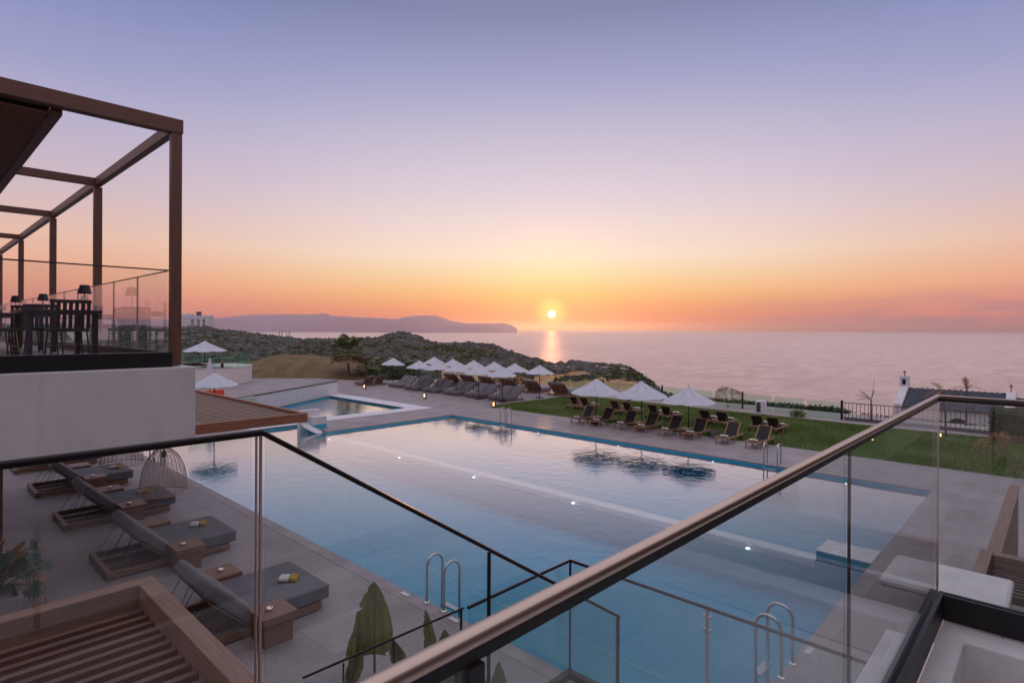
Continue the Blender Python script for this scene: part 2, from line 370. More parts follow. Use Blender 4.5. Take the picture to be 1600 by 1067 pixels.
# water surfaces (fine ripples in the material)
tag(MB().quad((7,3.1,WZ),(15,3.1,WZ),(15,30,WZ),(7,30,WZ)).quad((15,3.1,WZ),(23.25,3.1,WZ),(23.25,27,WZ),(15,27,WZ)).build('pool_water','pool_water'), kind='structure')
# kids pool
kb = MB(); KZ = -.55
K = [(12.5,31.4),(23.1,31.4),(23.1,41.1),(12.5,34.45)]
kb.add([(x,y,KZ) for x,y in K],[(0,1,2,3)])
for i in range(4):
    a, b = K[i], K[(i+1)%4]; kb.quad((a[0],a[1],KZ),(b[0],b[1],KZ),(b[0],b[1],-.02),(a[0],a[1],-.02))
tag(kb.build('small_pool_basin','mosaic'), kind='structure')
tag(MB().add([(x,y,-.12) for x,y in K],[(0,1,2,3)]).build('small_pool_water','kids_water'), kind='structure')
kr = MB(); kr.box((12.5,30.2,-.1),(24.4,31.4,.01)); kr.box((23.1,31.4,-.1),(24.4,42.2,.01))
tag(kr.build('small_pool_rim','rim'), kind='structure')
# lawn
LAWN = [(27.3,-12),(36.6,-12),(36.9,9),(37.3,26.0),(36.7,28.0),(28.0,28.5),(27.4,27.5)]
tag(MB().add([(x,y,.004) for x,y in LAWN],[tuple(range(len(LAWN)))]).build('lawn','lawn'), kind='structure')
n = 150000
gx = 27.35+9.35*rng.random(n); gy = -4+32.2*rng.random(n)**1.0
keep = (gx > 27.35) & (gy < 28.5-.06*(gx-28)) ; gx = gx[keep]; gy = gy[keep]; n = len(gx)
ang = rng.random(n)*6.28; hh = .025+.035*rng.random(n)+.02*np.sin(gx*1.3)*np.sin(gy*.9+1); w = .012+.012*rng.random(n)
cx, sx = np.cos(ang), np.sin(ang); lx = rng.normal(0,.018,n); ly = rng.normal(0,.018,n)
v = np.stack([np.stack([gx-cx*w,gy-sx*w,np.zeros(n)],1),np.stack([gx+cx*w,gy+sx*w,np.zeros(n)],1),np.stack([gx+lx,gy+ly,hh],1)],1).reshape(-1,3)
tag(np_obj('grass', v, np.arange(3*n).reshape(-1,3), 'blades'), 'short green grass of the lawn between the pool deck and the sea fence','grass',kind='stuff')
# sand path beyond the fence
tag(MB().add([(36.6,-20,-.03),(41.5,-20,-.06),(41.5,20,-.06),(43.5,31,-.06),(41,37,-.03),(37.2,33,-.03)],[(0,1,2,3,4,5)]).build('path','sand'), kind='structure')
# terrain: heath and headland -------------------------------------------------
TAB = [(-500,55,170,500),(-250,55,170,503),(200,58,170,507),(290,60,170,509),(328,60,170,509),(345,60,168,513),(394,60,165,518),(430,60,160,524),(490,60,155,528),(545,60,148,527),(575,60,140,527),(590,59,135,524),(606,58,130,519),(632,58,128,518.5),(650,58,124,521),(664,58,120,528),(680,57,115,533),(730,56,108,534),(768,55,102,537),(782,55,98,544),(800,54,95,550),(830,53,92,559),(850,53,90,564),(866,52,88,568),(885,52,86,566),(905,52,86,563),(930,52,84,565),(960,50,80,567),(985,50,76,571),(998,50,73,577),(1008,50,69,587),(1018,49,63,600),(1036,47,54,614)]
def tabz(u):
    if u <= 1036:
        for a, b in zip(TAB, TAB[1:]):
            if a[0] <= u <= b[0]:
                t = (u-a[0])/(b[0]-a[0]); return [a[i]+(b[i]-a[i])*t for i in (1,2,3)]
        return TAB[0][1:]
    k = .7266+.687*(u-800)/911
    x = 41.8 if u < 1390 else 41.8+min(1,(u-1390)/20)*34.7
    d = x/k
    if u < 1060: d = d+(54-d)*(1060-u)/24 if d < 54 else d
    zr = -.1 if u < 1390 else -5.6
    return [36.8/k, d, 514.5+.0042*(u-800)+(EYE-zr)/d*911]
us = np.concatenate([np.arange(-480,280,8), np.arange(280,1100,2.6), np.arange(1100,2300,10)])
rows = 130; vs = []; NC = len(us)
for u in us:
    dn, dr, vr = tabz(u); hor = 514.5+.0042*(u-800); zr = EYE-(vr-hor)/911*dr
    for j in range(rows):
        if j < 8: d = dn-8+j; z = -.22-.02*(8-j); s = 0
        elif j < 105:
            s = (j-8)/97; d = dn+(dr-dn)*s; z = -.20+(zr+.20)*(s**.85 if zr > 0 else s**1.6)
            if vr < 560: z -= 1.4*math.sin(math.pi*s)*.5
        else:
            t = (j-104)/25; s = 1; d = dr*(1+t*.5); z = zr-(zr+14)*min(1,t*1.1)**.8
        p = Vector((0,0,0))+FW*d+RT*((u-800)/911*d)
        amp = min(1, max(0,(d-dn)/10)) if u < 1045 else .15*min(1,max(0,(d-dn)/10))
        if u < 1045:
            nz = noise.fractal(Vector((p.x*.12,p.y*.12,0)), .9, 2.2, 5)*.55+noise.fractal(Vector((p.x*.5,p.y*.5,5)), .9, 2.2, 4)*.28
            nz += .5*max(0, noise.noise(Vector((p.x*.9,p.y*.9,3))))
            if s > .8 and s < 1: nz -= .25
        else: nz = noise.noise(Vector((p.x*.4,p.y*.4,0)))*.3
        vs.append((p.x,p.y,z+nz*amp))
fs = [(i*rows+j,(i+1)*rows+j,(i+1)*rows+j+1,i*rows+j+1) for i in range(NC-1) for j in range(rows-1)]
me = bpy.data.meshes.new('headland'); me.from_pydata(vs, [], fs); me.update()
terr = bpy.data.objects.new('headland', me); COL.objects.link(terr); tag(terr, kind='structure')
# several ground covers on one sheet
for k_ in ('heath','rock','sand','ochre'): me.materials.append(M[k_])
V = np.array(vs); 
mi = []
for (a,b,c,d) in fs:
    i = a//rows; j = a % rows; u = us[i]; x,y,z = vs[a]
    nn = noise.noise(Vector((x*.13,y*.13,9)))
    rk = noise.fractal(Vector((x*.3,y*.3,2)),.8,2,4)
    m = 0
    if u > 1045: m = 0 if j > 25 else 2
    elif j < 18+6*nn and u < 690: m = 2
    elif 690 <= u < 1035 and j < 40+8*nn: m = 3 if (j > 14+5*nn) else 2
    elif u > 850 and 66+8*nn < j < 84+6*nn: m = 2
    elif rk > .12: m = 1
    if u > 640 and j > 88 and rk > -.15: m = 1
    mi.append(m)
me.polygons.foreach_set('material_index', mi)
from mathutils.bvhtree import BVHTree
bvh = BVHTree.FromPolygons([Vector(v_) for v_ in vs], fs)
def ground_z(x, y):
    h = bvh.ray_cast(Vector((x,y,80)), Vector((0,0,-1)))
    return h[0].z if h[0] is not None else 0.0
# scrub clumps and stones on the heath (countless)
LV, LF, n0 = [], [], 0
RV, RF, r0 = [], [], 0
ico = [(0,0,1),(.9,0,.45),(.28,.85,.45),(-.72,.53,.45),(-.72,-.53,.45),(.28,-.85,.45),(.72,.53,-.3),(-.28,.85,-.3),(-.9,0,-.3),(-.28,-.85,-.3),(.72,-.53,-.3)]
icf = [(0,1,2),(0,2,3),(0,3,4),(0,4,5),(0,5,1),(1,6,2),(2,7,3),(3,8,4),(4,9,5),(5,10,1),(6,7,2),(7,8,3),(8,9,4),(9,10,5),(10,6,1)]
ico = np.array(ico); icf = np.array(icf)
for q in range(7200):
    u = random.uniform(-300, 1040) if q % 5 else random.uniform(300, 1040)
    dn, dr, vr = tabz(u); s = random.random()**.75
    if s < .12+.06*math.sin(u*.03): continue
    d = dn+(dr-dn)*s*1.02; p = FW*d+RT*((u-800)/911*d)
    if 690 < u < 1035 and s < .42 : continue
    if 380 < u < 570 and d < 80: continue
    z = ground_z(p.x,p.y); nn = noise.fractal(Vector((p.x*.1,p.y*.1,4)),.8,2,3)
    if nn > -.02 and (u < 760 or random.random() < .5):
        k = random.uniform(.22,.6)*(1.0 if s < .8 else .6); vv, ff = leaves((p.x,p.y,z+k*.12), (k*1.3,k*1.3,k*.36), 30, .11+.08*k, q, shell=.2)
        LV.append(vv); LF.append(ff+n0); n0 += len(vv)
    if nn < .04 or s > .84:
        for e in range(2 if s < .8 else 3):
            k = random.uniform(.1,.36)*(1 if s < .85 else 1.25); a = random.random()*6.28
            x = p.x+random.gauss(0,.7); y = p.y+random.gauss(0,.7); zz = ground_z(x,y)
            sc = np.array([k*random.uniform(.7,1.5),k*random.uniform(.7,1.3),k*random.uniform(.35,.8)])
            pts = (ico+rng.normal(0,.16,ico.shape))*sc; ca, sa = math.cos(a), math.sin(a)
            pts = pts@np.array([[ca,-sa,0],[sa,ca,0],[0,0,1]]).T+np.array([x,y,zz+.02])
            RV.append(pts); RF.append(icf+r0); r0 += len(pts)
tag(np_obj('scrub', np.concatenate(LV), np.concatenate(LF), 'scrub'), 'low dark green scrub covering the rocky headland','scrub',kind='stuff')
tag(np_obj('rocks', np.concatenate(RV), np.concatenate(RF), 'rock'), 'grey stones strewn over the rocky headland','rocks',kind='stuff')
# dry grass mound
mv = []; NU, ND = 70, 24
for i in range(NU+1):
    u = 372+(590-372)*i/NU
    for j in range(ND+1):
        d = 60+22*j/ND; p = FW*d+RT*((u-800)/911*d)
        e = ((u-455)/(135 if u > 455 else 80))**2; s = math.sin(math.pi*min(1,j/ND)); hgt = max(0,1-e)**.8*s*2.0
        mv.append((p.x,p.y,-.3+hgt+.3*min(1,s*2)+.05*noise.noise(Vector((p.x*.6,p.y*.6,1)))))
tag(MB().add(mv,[(i*(ND+1)+j,(i+1)*(ND+1)+j,(i+1)*(ND+1)+j+1,i*(ND+1)+j+1) for i in range(NU) for j in range(ND)]).build('grassy_hill','dry_grass',smooth=True), kind='structure')
# distant mountains across the bay
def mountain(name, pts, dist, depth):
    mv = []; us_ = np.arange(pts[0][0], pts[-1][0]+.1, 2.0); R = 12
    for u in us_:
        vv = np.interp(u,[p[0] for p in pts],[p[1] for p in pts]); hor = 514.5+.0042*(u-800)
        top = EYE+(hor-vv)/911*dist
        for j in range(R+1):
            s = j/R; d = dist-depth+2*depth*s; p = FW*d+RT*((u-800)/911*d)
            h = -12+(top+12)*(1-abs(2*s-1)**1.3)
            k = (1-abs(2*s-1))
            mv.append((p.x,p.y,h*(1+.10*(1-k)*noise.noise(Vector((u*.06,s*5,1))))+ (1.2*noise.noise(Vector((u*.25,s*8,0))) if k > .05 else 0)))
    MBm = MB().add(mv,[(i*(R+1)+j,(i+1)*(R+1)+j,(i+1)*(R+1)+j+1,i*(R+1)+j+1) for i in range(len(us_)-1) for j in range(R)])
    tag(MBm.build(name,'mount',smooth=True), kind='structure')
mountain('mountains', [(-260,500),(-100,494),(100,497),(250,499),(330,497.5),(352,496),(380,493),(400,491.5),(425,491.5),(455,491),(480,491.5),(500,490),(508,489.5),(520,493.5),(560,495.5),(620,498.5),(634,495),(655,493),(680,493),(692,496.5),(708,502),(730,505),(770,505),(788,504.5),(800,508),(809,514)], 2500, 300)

# ================================================================ BUILDINGS, NEAR
# upper terrace block at the left
tb = thing('terrace_building','white plastered block under the raised dining terrace at the left edge','building',(0,8.21,0))
TB = (0,-8.21,0)
MB().box((-9,0,3.74),(2.69,19.5,4.70)).build('wall','plaster',tb,bevel=.015)
MB().box((-9,.3,4.70),(2.6,19.4,4.72)).build('floor','coping',tb)
MB().box((-9,3,.0),(-1.6,18.5,3.735)).build('ground_storey','plaster',tb)
# black base beam and pergola frame
pg = thing('pergola','tall brown timber pergola standing on the raised dining terrace','pergola',(2.5,8.4,4.72))
def bx(a, b, name, mat, par, o, bevel=.006):
    return MB().box(tuple(a[i]-o[i] for i in range(3)), tuple(b[i]-o[i] for i in range(3))).build(name, mat, par, bevel=bevel)
PO = (2.5,8.4,4.72)
for y in (8.4,12.66,17.0,22.0,26.9): bx((2.44,y-.06,4.72),(2.56,y+.06,7.72),'column','beamz',pg,PO)
bx((-6,8.33,7.722),(2.57,8.47,7.90),'beam','beamx',pg,PO)
bx((2.45,8.472,7.74),(2.55,27,7.885),'beam','beamy',pg,PO)
for y in (12.66,17.0,22.0,26.9): bx((-6,y-.05,7.745),(2.448,y+.05,7.88),'beam','beamx',pg,PO)
bx((1.22,8.472,7.66),(1.33,26,7.74),'beam','beamy',pg,PO)
sl = MB(); x = 1.17
y = 8.55
while y < 25: sl.box((-6-2.5,y-8.4,7.68-4.72),(1.215-2.5,y+.05-8.4,7.70-4.72)); y += .10
sl.build('slatted_ceiling','orange_wood',pg); MB().box((-6-2.5,8.5-8.4,7.725-4.72),(1.215-2.5,25-8.4,7.74-4.72)).build('ceiling_board','black',pg)
sp = MB().lathe([(0,.16),(.03,.16),(.03,0),(0.026,0)],12,(.60-2.5,8.95-8.4,7.52-4.72)).build('spotlight','black',pg)
MB().lathe([(.024,.004),(0,.004)],12,(.60-2.5,8.95-8.4,7.52-4.72)).build('bulb','spot_lamp',sp)
bxr = MB().box((.12,8.36,7.902),(.28,8.5,7.97)).build('roof_box','steel',bevel=.005); tag(bxr,'small grey metal box on top of the brown pergola beam','box')
# terrace glass
gb = thing('glass_balustrade','clear glass balustrade with thin dark rail along the front of the raised terrace','balustrade',(2.4,8.37,4.72))
GO = (2.4,8.37,4.72)
bx((-6,8.28,4.702),(2.436,8.46,4.89),'base_beam','black',gb,GO)
for x0,x1 in ((-2.6,.72),(.745,2.42)): bx((x0,8.363,4.892),(x1,8.377,5.93),'pane','glass_grey',gb,GO,0)
bx((-6,8.353,5.931),(2.43,8.387,5.946),'rail','dark_rail',gb,GO)
bx((.722,8.36,4.892),(.743,8.38,5.93),'joint','bright_joint',gb,GO)
gb = thing('glass_balustrade','clear glass balustrade along the pool side of the raised terrace','balustrade',(2.5,12,4.72)); GO = (2.5,12,4.72)
bx((2.42,8.47,4.73),(2.438,26,4.89),'base_beam','black',gb,GO)
ys = [8.5+1.35*i for i in range(13)]
for a, b in zip(ys, ys[1:]):
    bx((2.424,a,4.892),(2.434,b-.03,5.93),'pane','glass_grey',gb,GO,0); bx((2.42,b-.028,4.892),(2.438,b-.002,5.93),'joint','bright_joint',gb,GO,0)
bx((2.418,8.5,5.931),(2.442,26,5.946),'rail','dark_rail',gb,GO)
# dining furniture on terrace
FT = 4.72
def table(x0,y0,x1,y1,label):
    t = thing('dining_table',label,'table',((x0+x1)/2,(y0+y1)/2,FT),group='tables on the raised terrace')
    w, d = (x1-x0)/2, (y1-y0)/2
    MB().box((-w,-d,.69),(w,d,.745)).build('tabletop','tablew',t,bevel=.005)
    for a in (-1,1):
        for b in (-1,1): MB().box((a*(w-.08)-.035,b*(d-.08)-.035,0),(a*(w-.08)+.035,b*(d-.08)+.035,.688)).build('leg','tablew',t)
table(1.25,10.8,2.2,12.2,'dark dining table on the raised terrace nearest the corner column')
table(1.1,14.2,2.2,15.8,'dark dining table second along the pool-side glass of the raised terrace')
table(.9,16.3,2.1,17.9,'dark dining table furthest along the pool-side glass of the raised terrace')
table(-.9,11.3,.4,12.5,'dark dining table set back from the pool-side glass of the raised terrace')
def mk_chair():
    t = thing('dining_chair','','chair')
    MB().box((-.23,-.22,.42),(.23,.22,.47)).build('seat','tablew',t,bevel=.01)
    b = MB()
    for i in range(7): a = -.21+.07*i; b.bar((a,-.21,.47),(a,-.27,.84),.045,.012)
    b.bar((-.24,-.275,.85),(.24,-.275,.85),.03,.05).build('backrest','tablew',t)
    for sx in (-1,1):
        MB().tube([(sx*.2,.19,.42),(sx*.23,.23,0)],.012,6).build('leg','black',t)
        MB().tube([(sx*.2,-.2,.42),(sx*.23,-.25,0)],.012,6).build('leg','black',t)
    MB().bar((-.21,.2,.2),(.21,.2,.2),.012,.012).build('stretcher','black',t)
    return t
ch = mk_chair(); U = [False]
for x,y,rz,l in ((1.72,10.55,0,'dark slatted dining chair at the near end of the table by the corner column'),(1.72,12.5,math.pi,'dark slatted dining chair at the far end of the table by the corner column'),
    (1.0,11.2,-math.pi/2,'dark slatted dining chair on the inner side of the near terrace table, the nearer one'),(1.0,11.9,-math.pi/2,'dark slatted dining chair on the inner side of the near terrace table, the farther one'),
    (1.65,13.95,0,'dark slatted dining chair at the near end of the second terrace table'),(.85,14.6,-math.pi/2,'dark slatted dining chair on the inner side of the second terrace table'),
    (.65,11.9,math.pi/2,'dark slatted dining chair beside the set-back terrace table'),(-.3,11.0,0,'dark slatted dining chair in front of the set-back terrace table')):
    place(ch,U,(x,y,FT),rz,l,'dining chairs on the raised terrace')
def mk_lamp():
    t = thing('table_lamp','','lamp')
    MB().lathe([(0,0),(.06,0),(.06,.012),(.008,.02),(.007,.36),(0,.36)],12).build('stand','black',t)
    MB().lathe([(.10,.28),(.065,.42),(.06,.42),(.095,.28)],20).build('lamp_shade','black',t)
    return t
lm = mk_lamp(); U = [False]
for x,y,l in ((2.1,11.5,'black shaded table lamp on the table by the pool-side glass, rightmost of the three'),(2.08,15.2,'black shaded table lamp at the middle of the three on the raised terrace'),(1.8,16.6,'black shaded table lamp furthest left on the raised terrace')):
    place(lm,U,(x,y,FT+.745),0,l,'table lamps on the raised terrace')
def mk_glass():
    t = thing('wine_glass','','glass')
    MB().lathe([(0,0),(.035,0),(.006,.01),(.006,.08),(.04,.12),(.042,.17),(.034,.20),(.03,.20)],14).build('bowl','ware',t); return t
wg = mk_glass(); U = [False]
for q,(x,y) in enumerate(((1.90,14.6),(1.98,14.7),(2.05,14.55),(1.95,14.9),(1.5,16.5),(1.6,16.7),(1.45,16.8),(2.0,11.0))):
    place(wg,U,(x,y,FT+.745),0,('clear stemmed glass standing alone on the terrace table by the corner column' if q==7 else 'clear stemmed glass in the clusters on the two farther terrace tables'),'stemmed glasses on the raised terrace')
# umbrella generator ------------------------------------------------------------
def mk_umbrella(R=1.5, zt=2.32, drop=.8, pole=.028, n=8, base=.0, polemat='black', vent=True):
    t = thing('umbrella','','umbrella')
    MB().tube([(0,0,base),(0,0,zt+.04)],pole,10).build('pole',polemat,t)
    v = []; f = []; rings = 6; sub = 4; N = n*sub
    for i in range(rings+1):
        s = i/rings
        for j in range(N):
            a = 2*math.pi*j/N; k = (j % sub)/sub
            edge = math.cos(math.pi/n)/math.cos((j % sub)/sub*2*math.pi/n-math.pi/n)
            sag = math.sin(math.pi*k)*.045*R*s
            r = R*max(s,.02)*edge*(1-.02*math.sin(math.pi*k)*s)
            v.append((r*math.cos(a), r*math.sin(a), zt-drop*(s**.92)-sag))
    for i in range(rings):
        for j in range(N): f.append((i*N+j,(i+1)*N+j,(i+1)*N+(j+1)%N,i*N+(j+1)%N))
    c = MB().add(v,f).build('canopy','canopy',t); c.data.materials.append(M['under_shade']); so = c.modifiers.new('thick','SOLIDIFY'); so.thickness = .006; so.material_offset = 1
    if False: MB().lathe([(0,.035),(R*.10,-.01),(R*.2,-.055),(R*.19,-.06)],n*2,(0,0,zt+.0)).build('vent_cap','canopy',t)
    rb = MB()
    for j in range(n):
        a = 2*math.pi*j/n; rb.bar((0,0,zt-.04),(R*.97*math.cos(a),R*.97*math.sin(a),zt-drop-.0),.012,.018)
    rb.build('ribs','black',t)
    MB().lathe([(0,0),(.3,0),(.3,.05),(.04,.07),(.04,.14),(0,.14)],20).build('base','black',t)
    return t
um = mk_umbrella(1.44,2.5,.82); U = [False]
for x,y,s,l in ((*at_z(931,662).xy,1,'wide white parasol on the lawn, leftmost of the three above the wooden loungers'),(*at_z(1003,669).xy,1.0,'wide white parasol at the middle of the three above the lawn loungers'),(*at_z(1076,679).xy,.96,'wide white parasol on the lawn, rightmost of the three above the loungers')):
    o = place(um,U,(x,y,0),.2,l,'white parasols on the lawn'); o.scale = (s,s,s); o.rotation_euler = (random.uniform(-.02,.02),random.uniform(-.02,.02),random.uniform(0,.5))
uf = mk_umbrella(1.12,2.5,.62,.025); U = [False]
tops = [(613.6,558,'lone white parasol left of the others, above the round dark bush'),(655,562,'leftmost white parasol of the front line over the grey loungers'),(683.6,563.6,'second white parasol from the left in the front line over the grey loungers'),(714,566,'third white parasol from the left in the front line over the grey loungers'),(748,569.6,'fourth white parasol from the left in the front line over the grey loungers'),(785,572,'rightmost white parasol of the front line over the grey loungers'),
    (678,556.6,'leftmost white parasol of the back line beyond the grey loungers'),(708,559.4,'second white parasol from the left in the back line beyond the grey loungers'),(740,561.4,'third white parasol from the left in the back line beyond the grey loungers'),(772,563.6,'fourth white parasol from the left in the back line beyond the grey loungers'),(804,566,'fifth white parasol from the left in the back line beyond the grey loungers'),(843,569,'rightmost white parasol of the back line, beside the lawn corner')]
for q,(u,v_,l) in enumerate(tops):
    p = at_z(u, v_, 2.56); o = place(uf,U,(p.x,p.y,0),0,l,'white parasols over the grey loungers'); o.rotation_euler = (random.uniform(-.025,.025),random.uniform(-.025,.025),random.uniform(0,.6)); k_ = random.uniform(.97,1.03); o.scale = (k_,k_,1)
# ================================================================ OUR BALCONY
# handrail corner frame in front of the camera
bl = thing('balcony_balustrade','large glass balustrade with a bronze handrail closest to the camera','balustrade',(4.4,.56,3.6)); BO = (4.4,.56,3.6)
def loc(o, *p): return tuple(p[i]-o[i] for i in range(3))
def rail_mesh(pts, w, h, o):
    mb = MB()
    prof = [(-.42,-.5),(.42,-.5),(.5,-.36),(.5,.05),(.44,.25),(.32,.40),(.16,.48),(0,.5),(-.16,.48),(-.32,.40),(-.44,.25),(-.5,.05),(-.5,-.36)]
    P = [Vector(p)-Vector(o) for p in pts]; rings = []
    for i, p in enumerate(P):
        d1 = (P[i]-P[i-1]).normalized() if i else (P[1]-P[0]).normalized()
        d2 = (P[i+1]-P[i]).normalized() if i < len(P)-1 else d1
        s1 = d1.cross(Vector((0,0,1))).normalized(); s2 = d2.cross(Vector((0,0,1))).normalized()
        s = (s1+s2); s = s/ (s.length_squared/2) if s.length > 1e-6 else s1
        rings += [p+s*(a*w)+Vector((0,0,b*h)) for a,b in prof]
    n_ = len(prof); fs = []
    for i in range(len(P)-1):
        for j in range(n_): fs.append((i*n_+j,i*n_+(j+1)%n_,(i+1)*n_+(j+1)%n_,(i+1)*n_+j))
    fs += [tuple(reversed(range(n_))), tuple((len(P)-1)*n_+j for j in range(n_))]
    return mb.add(rings, fs)
rail_mesh([(-1.2,.56,4.8),(4.405,.56,4.8),(4.405,-2.5,4.8)],.025,.022,BO).build('handrail','bronze',bl,smooth=True)
MB().box(loc(BO,-1.2,.551,4.770),loc(BO,4.413,.569,4.7885)).box(loc(BO,4.397,-2.5,4.770),loc(BO,4.413,.5505,4.7885)).build('under_rail','black',bl)
for x0,x1 in ((-.9,.50),(.53,2.360),(2.377,4.395)): MB().box(loc(BO,x0,.553,3.56),loc(BO,x1,.567,4.7675)).build('pane','glass',bl)
for y0,y1 in ((-.9,.550),(-2.4,-.92)): MB().box(loc(BO,4.398,y0,3.56),loc(BO,4.408,y1,4.7675)).build('pane','glass',bl)
MB().box(loc(BO,2.365,.555,3.56),loc(BO,2.372,.565,4.7675)).build('joint','joint',bl)
MB().box(loc(BO,.502,.545,3.56),loc(BO,.528,.575,4.7675)).build('joint','joint',bl)
MB().box(loc(BO,4.3965,.5525,3.56),loc(BO,4.4085,.5635,4.7675)).build('joint','bright_joint',bl)
ch_ = MB(); ch_.box(loc(BO,-1,.525,3.45),loc(BO,4.44,.552,3.60)).box(loc(BO,-1,.569,3.45),loc(BO,4.44,.60,3.60)).box(loc(BO,4.372,-2.4,3.45),loc(BO,4.396,.524,3.60)).box(loc(BO,4.4135,-2.4,3.45),loc(BO,4.44,.524,3.60))
ch_.build('base_channel','black',bl,bevel=.003)
# white slab and inner ledge of the balcony
bs = thing('balcony_floor','white rendered balcony floor with a recessed tray behind the corner glass','balcony',(0,0,3.3))
m_ = MB()
m_.box((-2,-3,-.35),(4.6,.86,-.10)).build('slab','plaster_rough',bs,bevel=.012)
m_ = MB().prism([(2.6,.40),(4.16,.40),(4.16,-2.4),(4.371,-2.4),(4.371,.524),(2.6,.524)],-.098,.145)
m_.build('ledge','plaster_rough',bs,bevel=.012)
# block of the lower wall beyond
cs_ = thing('canopy_slab','flat white rendered slab with rounded corners just beyond the balcony corner','slab',(6.7,.8,0)); MB().box((-.40,-.48,2.83),(.43,.45,2.9)).build('slab','plaster_rough',cs_,bevel=.03); MB().box((.0,-.40,0),(.3,.0,2.828)).build('pier','plaster',cs_)
# stair balustrade at left
sbal = thing('stair_balustrade','dark railed glass balustrade running level from the left edge then down the stairs','balustrade',(.97,2.24,3.6)); SO = (.97,2.24,3.6)
rail_mesh([(-2.2,2.24,4.8),(.97,2.24,4.8),(3.46,2.24,3.21)],.026,.024,SO).build('handrail','dark_rail',sbal)
def pane_y(x0,x1,z0a,z1a,z0b,z1b,y,par,o,mat='glass',name='pane'):
    mb = MB(); vs_ = []
    for yy in (y-.006,y+.006): vs_ += [loc(o,x0,yy,z0a),loc(o,x1,yy,z0b),loc(o,x1,yy,z1b),loc(o,x0,yy,z1a)]
    mb.add(vs_,[(0,1,2,3),(7,6,5,4),(0,4,5,1),(1,5,6,2),(2,6,7,3),(3,7,4,0)]); return mb.build(name,mat,par)
pane_y(-2.2,.93,3.6,4.787,3.6,4.787,2.24,sbal,SO,'glass_grey')
zz = lambda x: 4.8-(x-.97)*(1.59/2.49)
pane_y(.985,2.18,zz(.985)-1.1,zz(.985)-.014,zz(2.18)-1.1,zz(2.18)-.014,2.24,sbal,SO)
pane_y(2.215,3.44,zz(2.215)-1.1,zz(2.215)-.014,zz(3.44)-1.1,zz(3.44)-.014,2.24,sbal,SO)
MB().box(loc(SO,.947,2.233,3.0),loc(SO,.951,2.247,4.786)).build('joint','bright_joint',sbal)
MB().box(loc(SO,.962,2.233,3.0),loc(SO,.969,2.247,4.786)).build('joint','bright_joint',sbal)
MB().box(loc(SO,2.19,2.232,2.6),loc(SO,2.203,2.248,zz(2.2)-.014)).build('post','joint',sbal)
MB().box(loc(SO,3.442,2.23,2.1),loc(SO,3.458,2.25,zz(3.45)-.012)).build('post','joint',sbal)
# stairs and landing
stt = thing('staircase','grey stair flight running down from the balcony behind the handrail','stairs',(1,1.4,0))
tm = MB()
for k in range(10): tm.box((.0+.25*k,-.75,3.6-.16*(k+1)-.18),(.25+.25*k,.75,3.6-.16*(k+1)))
tm.build('treads','coping',stt); MB().box((-4,-.4,3.4),(-.02,.8,3.6)).build('landing','coping',stt)
ld = thing('landing_balustrade','lower glass balustrade with thin dark rail round the stair landing above the near pool corner','balustrade',(4.23,3.26,2.05)); LO = (4.23,3.26,2.05)
rail_mesh([(2.975,3.26,3.1),(4.23,3.26,3.1),(4.23,.7,3.1)],.022,.022,LO).build('handrail','dark_rail',ld)
pane_y(2.985,4.215,2.1,3.088,2.1,3.088,3.26,ld,LO)
for y0,y1 in ((1.965,3.245),(.72,1.94)): MB().box(loc(LO,4.224,y0,2.1),loc(LO,4.236,y1,3.088)).build('pane','glass',ld)
MB().box(loc(LO,4.222,3.25,2.1),loc(LO,4.238,3.264,3.088)).build('joint','joint',ld)
MB().box(loc(LO,4.222,1.942,2.1),loc(LO,4.238,1.950,3.088)).build('joint','bright_joint',ld); MB().box(loc(LO,4.222,1.955,2.1),loc(LO,4.238,1.963,3.088)).build('joint','bright_joint',ld)
for z in (3.03,2.93):
    for y in (1.93,1.975): MB().tube([loc(LO,4.215,y,z),loc(LO,4.245,y,z)],.011,10).build('clamp','silver',ld)
MB().box(loc(LO,2.97,3.23,2.0),loc(LO,4.26,3.29,2.098)).box(loc(LO,4.2,.7,2.0),loc(LO,4.26,3.228,2.098)).build('base_channel','black',ld)
MB().box(loc(LO,1.7,.7,1.85),loc(LO,4.19,3.225,2.045)).build('floor','coping',ld)
l2 = thing('low_balustrade','short stepped glass balustrade in front of the broad-leaved plants','balustrade',(2.95,3.3,2.05)); LO = (2.95,3.3,2.05)
rail_mesh([(1.69,3.32,3.1),(2.95,3.28,3.1)],.014,.014,LO).build('handrail','dark_rail',l2)
for x0,x1 in ((1.70,1.945),(1.96,2.325),(2.34,2.93)): pane_y(x0,x1,2.1,3.09,2.1,3.09,3.3,l2,LO,'glass_grey')
for x in (1.952,2.332): MB().box(loc(LO,x-.003,3.294,2.1),loc(LO,x+.003,3.306,3.088)).build('joint','joint',l2)
MB().box(loc(LO,2.938,3.292,2.05),loc(LO,2.95,3.308,3.088)).build('joint','joint',l2)
# hotel facade behind the camera (seen mirrored in the panes)
hb = thing('hotel_building','white hotel facade coloured as in shade with dark windows behind the balcony','building',(0,-3.2,0))
MB().box((-14,-8,0),(14,0,8.8)).build('wall','facade',hb)
for x in (-11,-6.5,-2,2.5,7): MB().box((x,.004,3.7),(x+3,.03,6.2)).build('window','darkglass',hb)
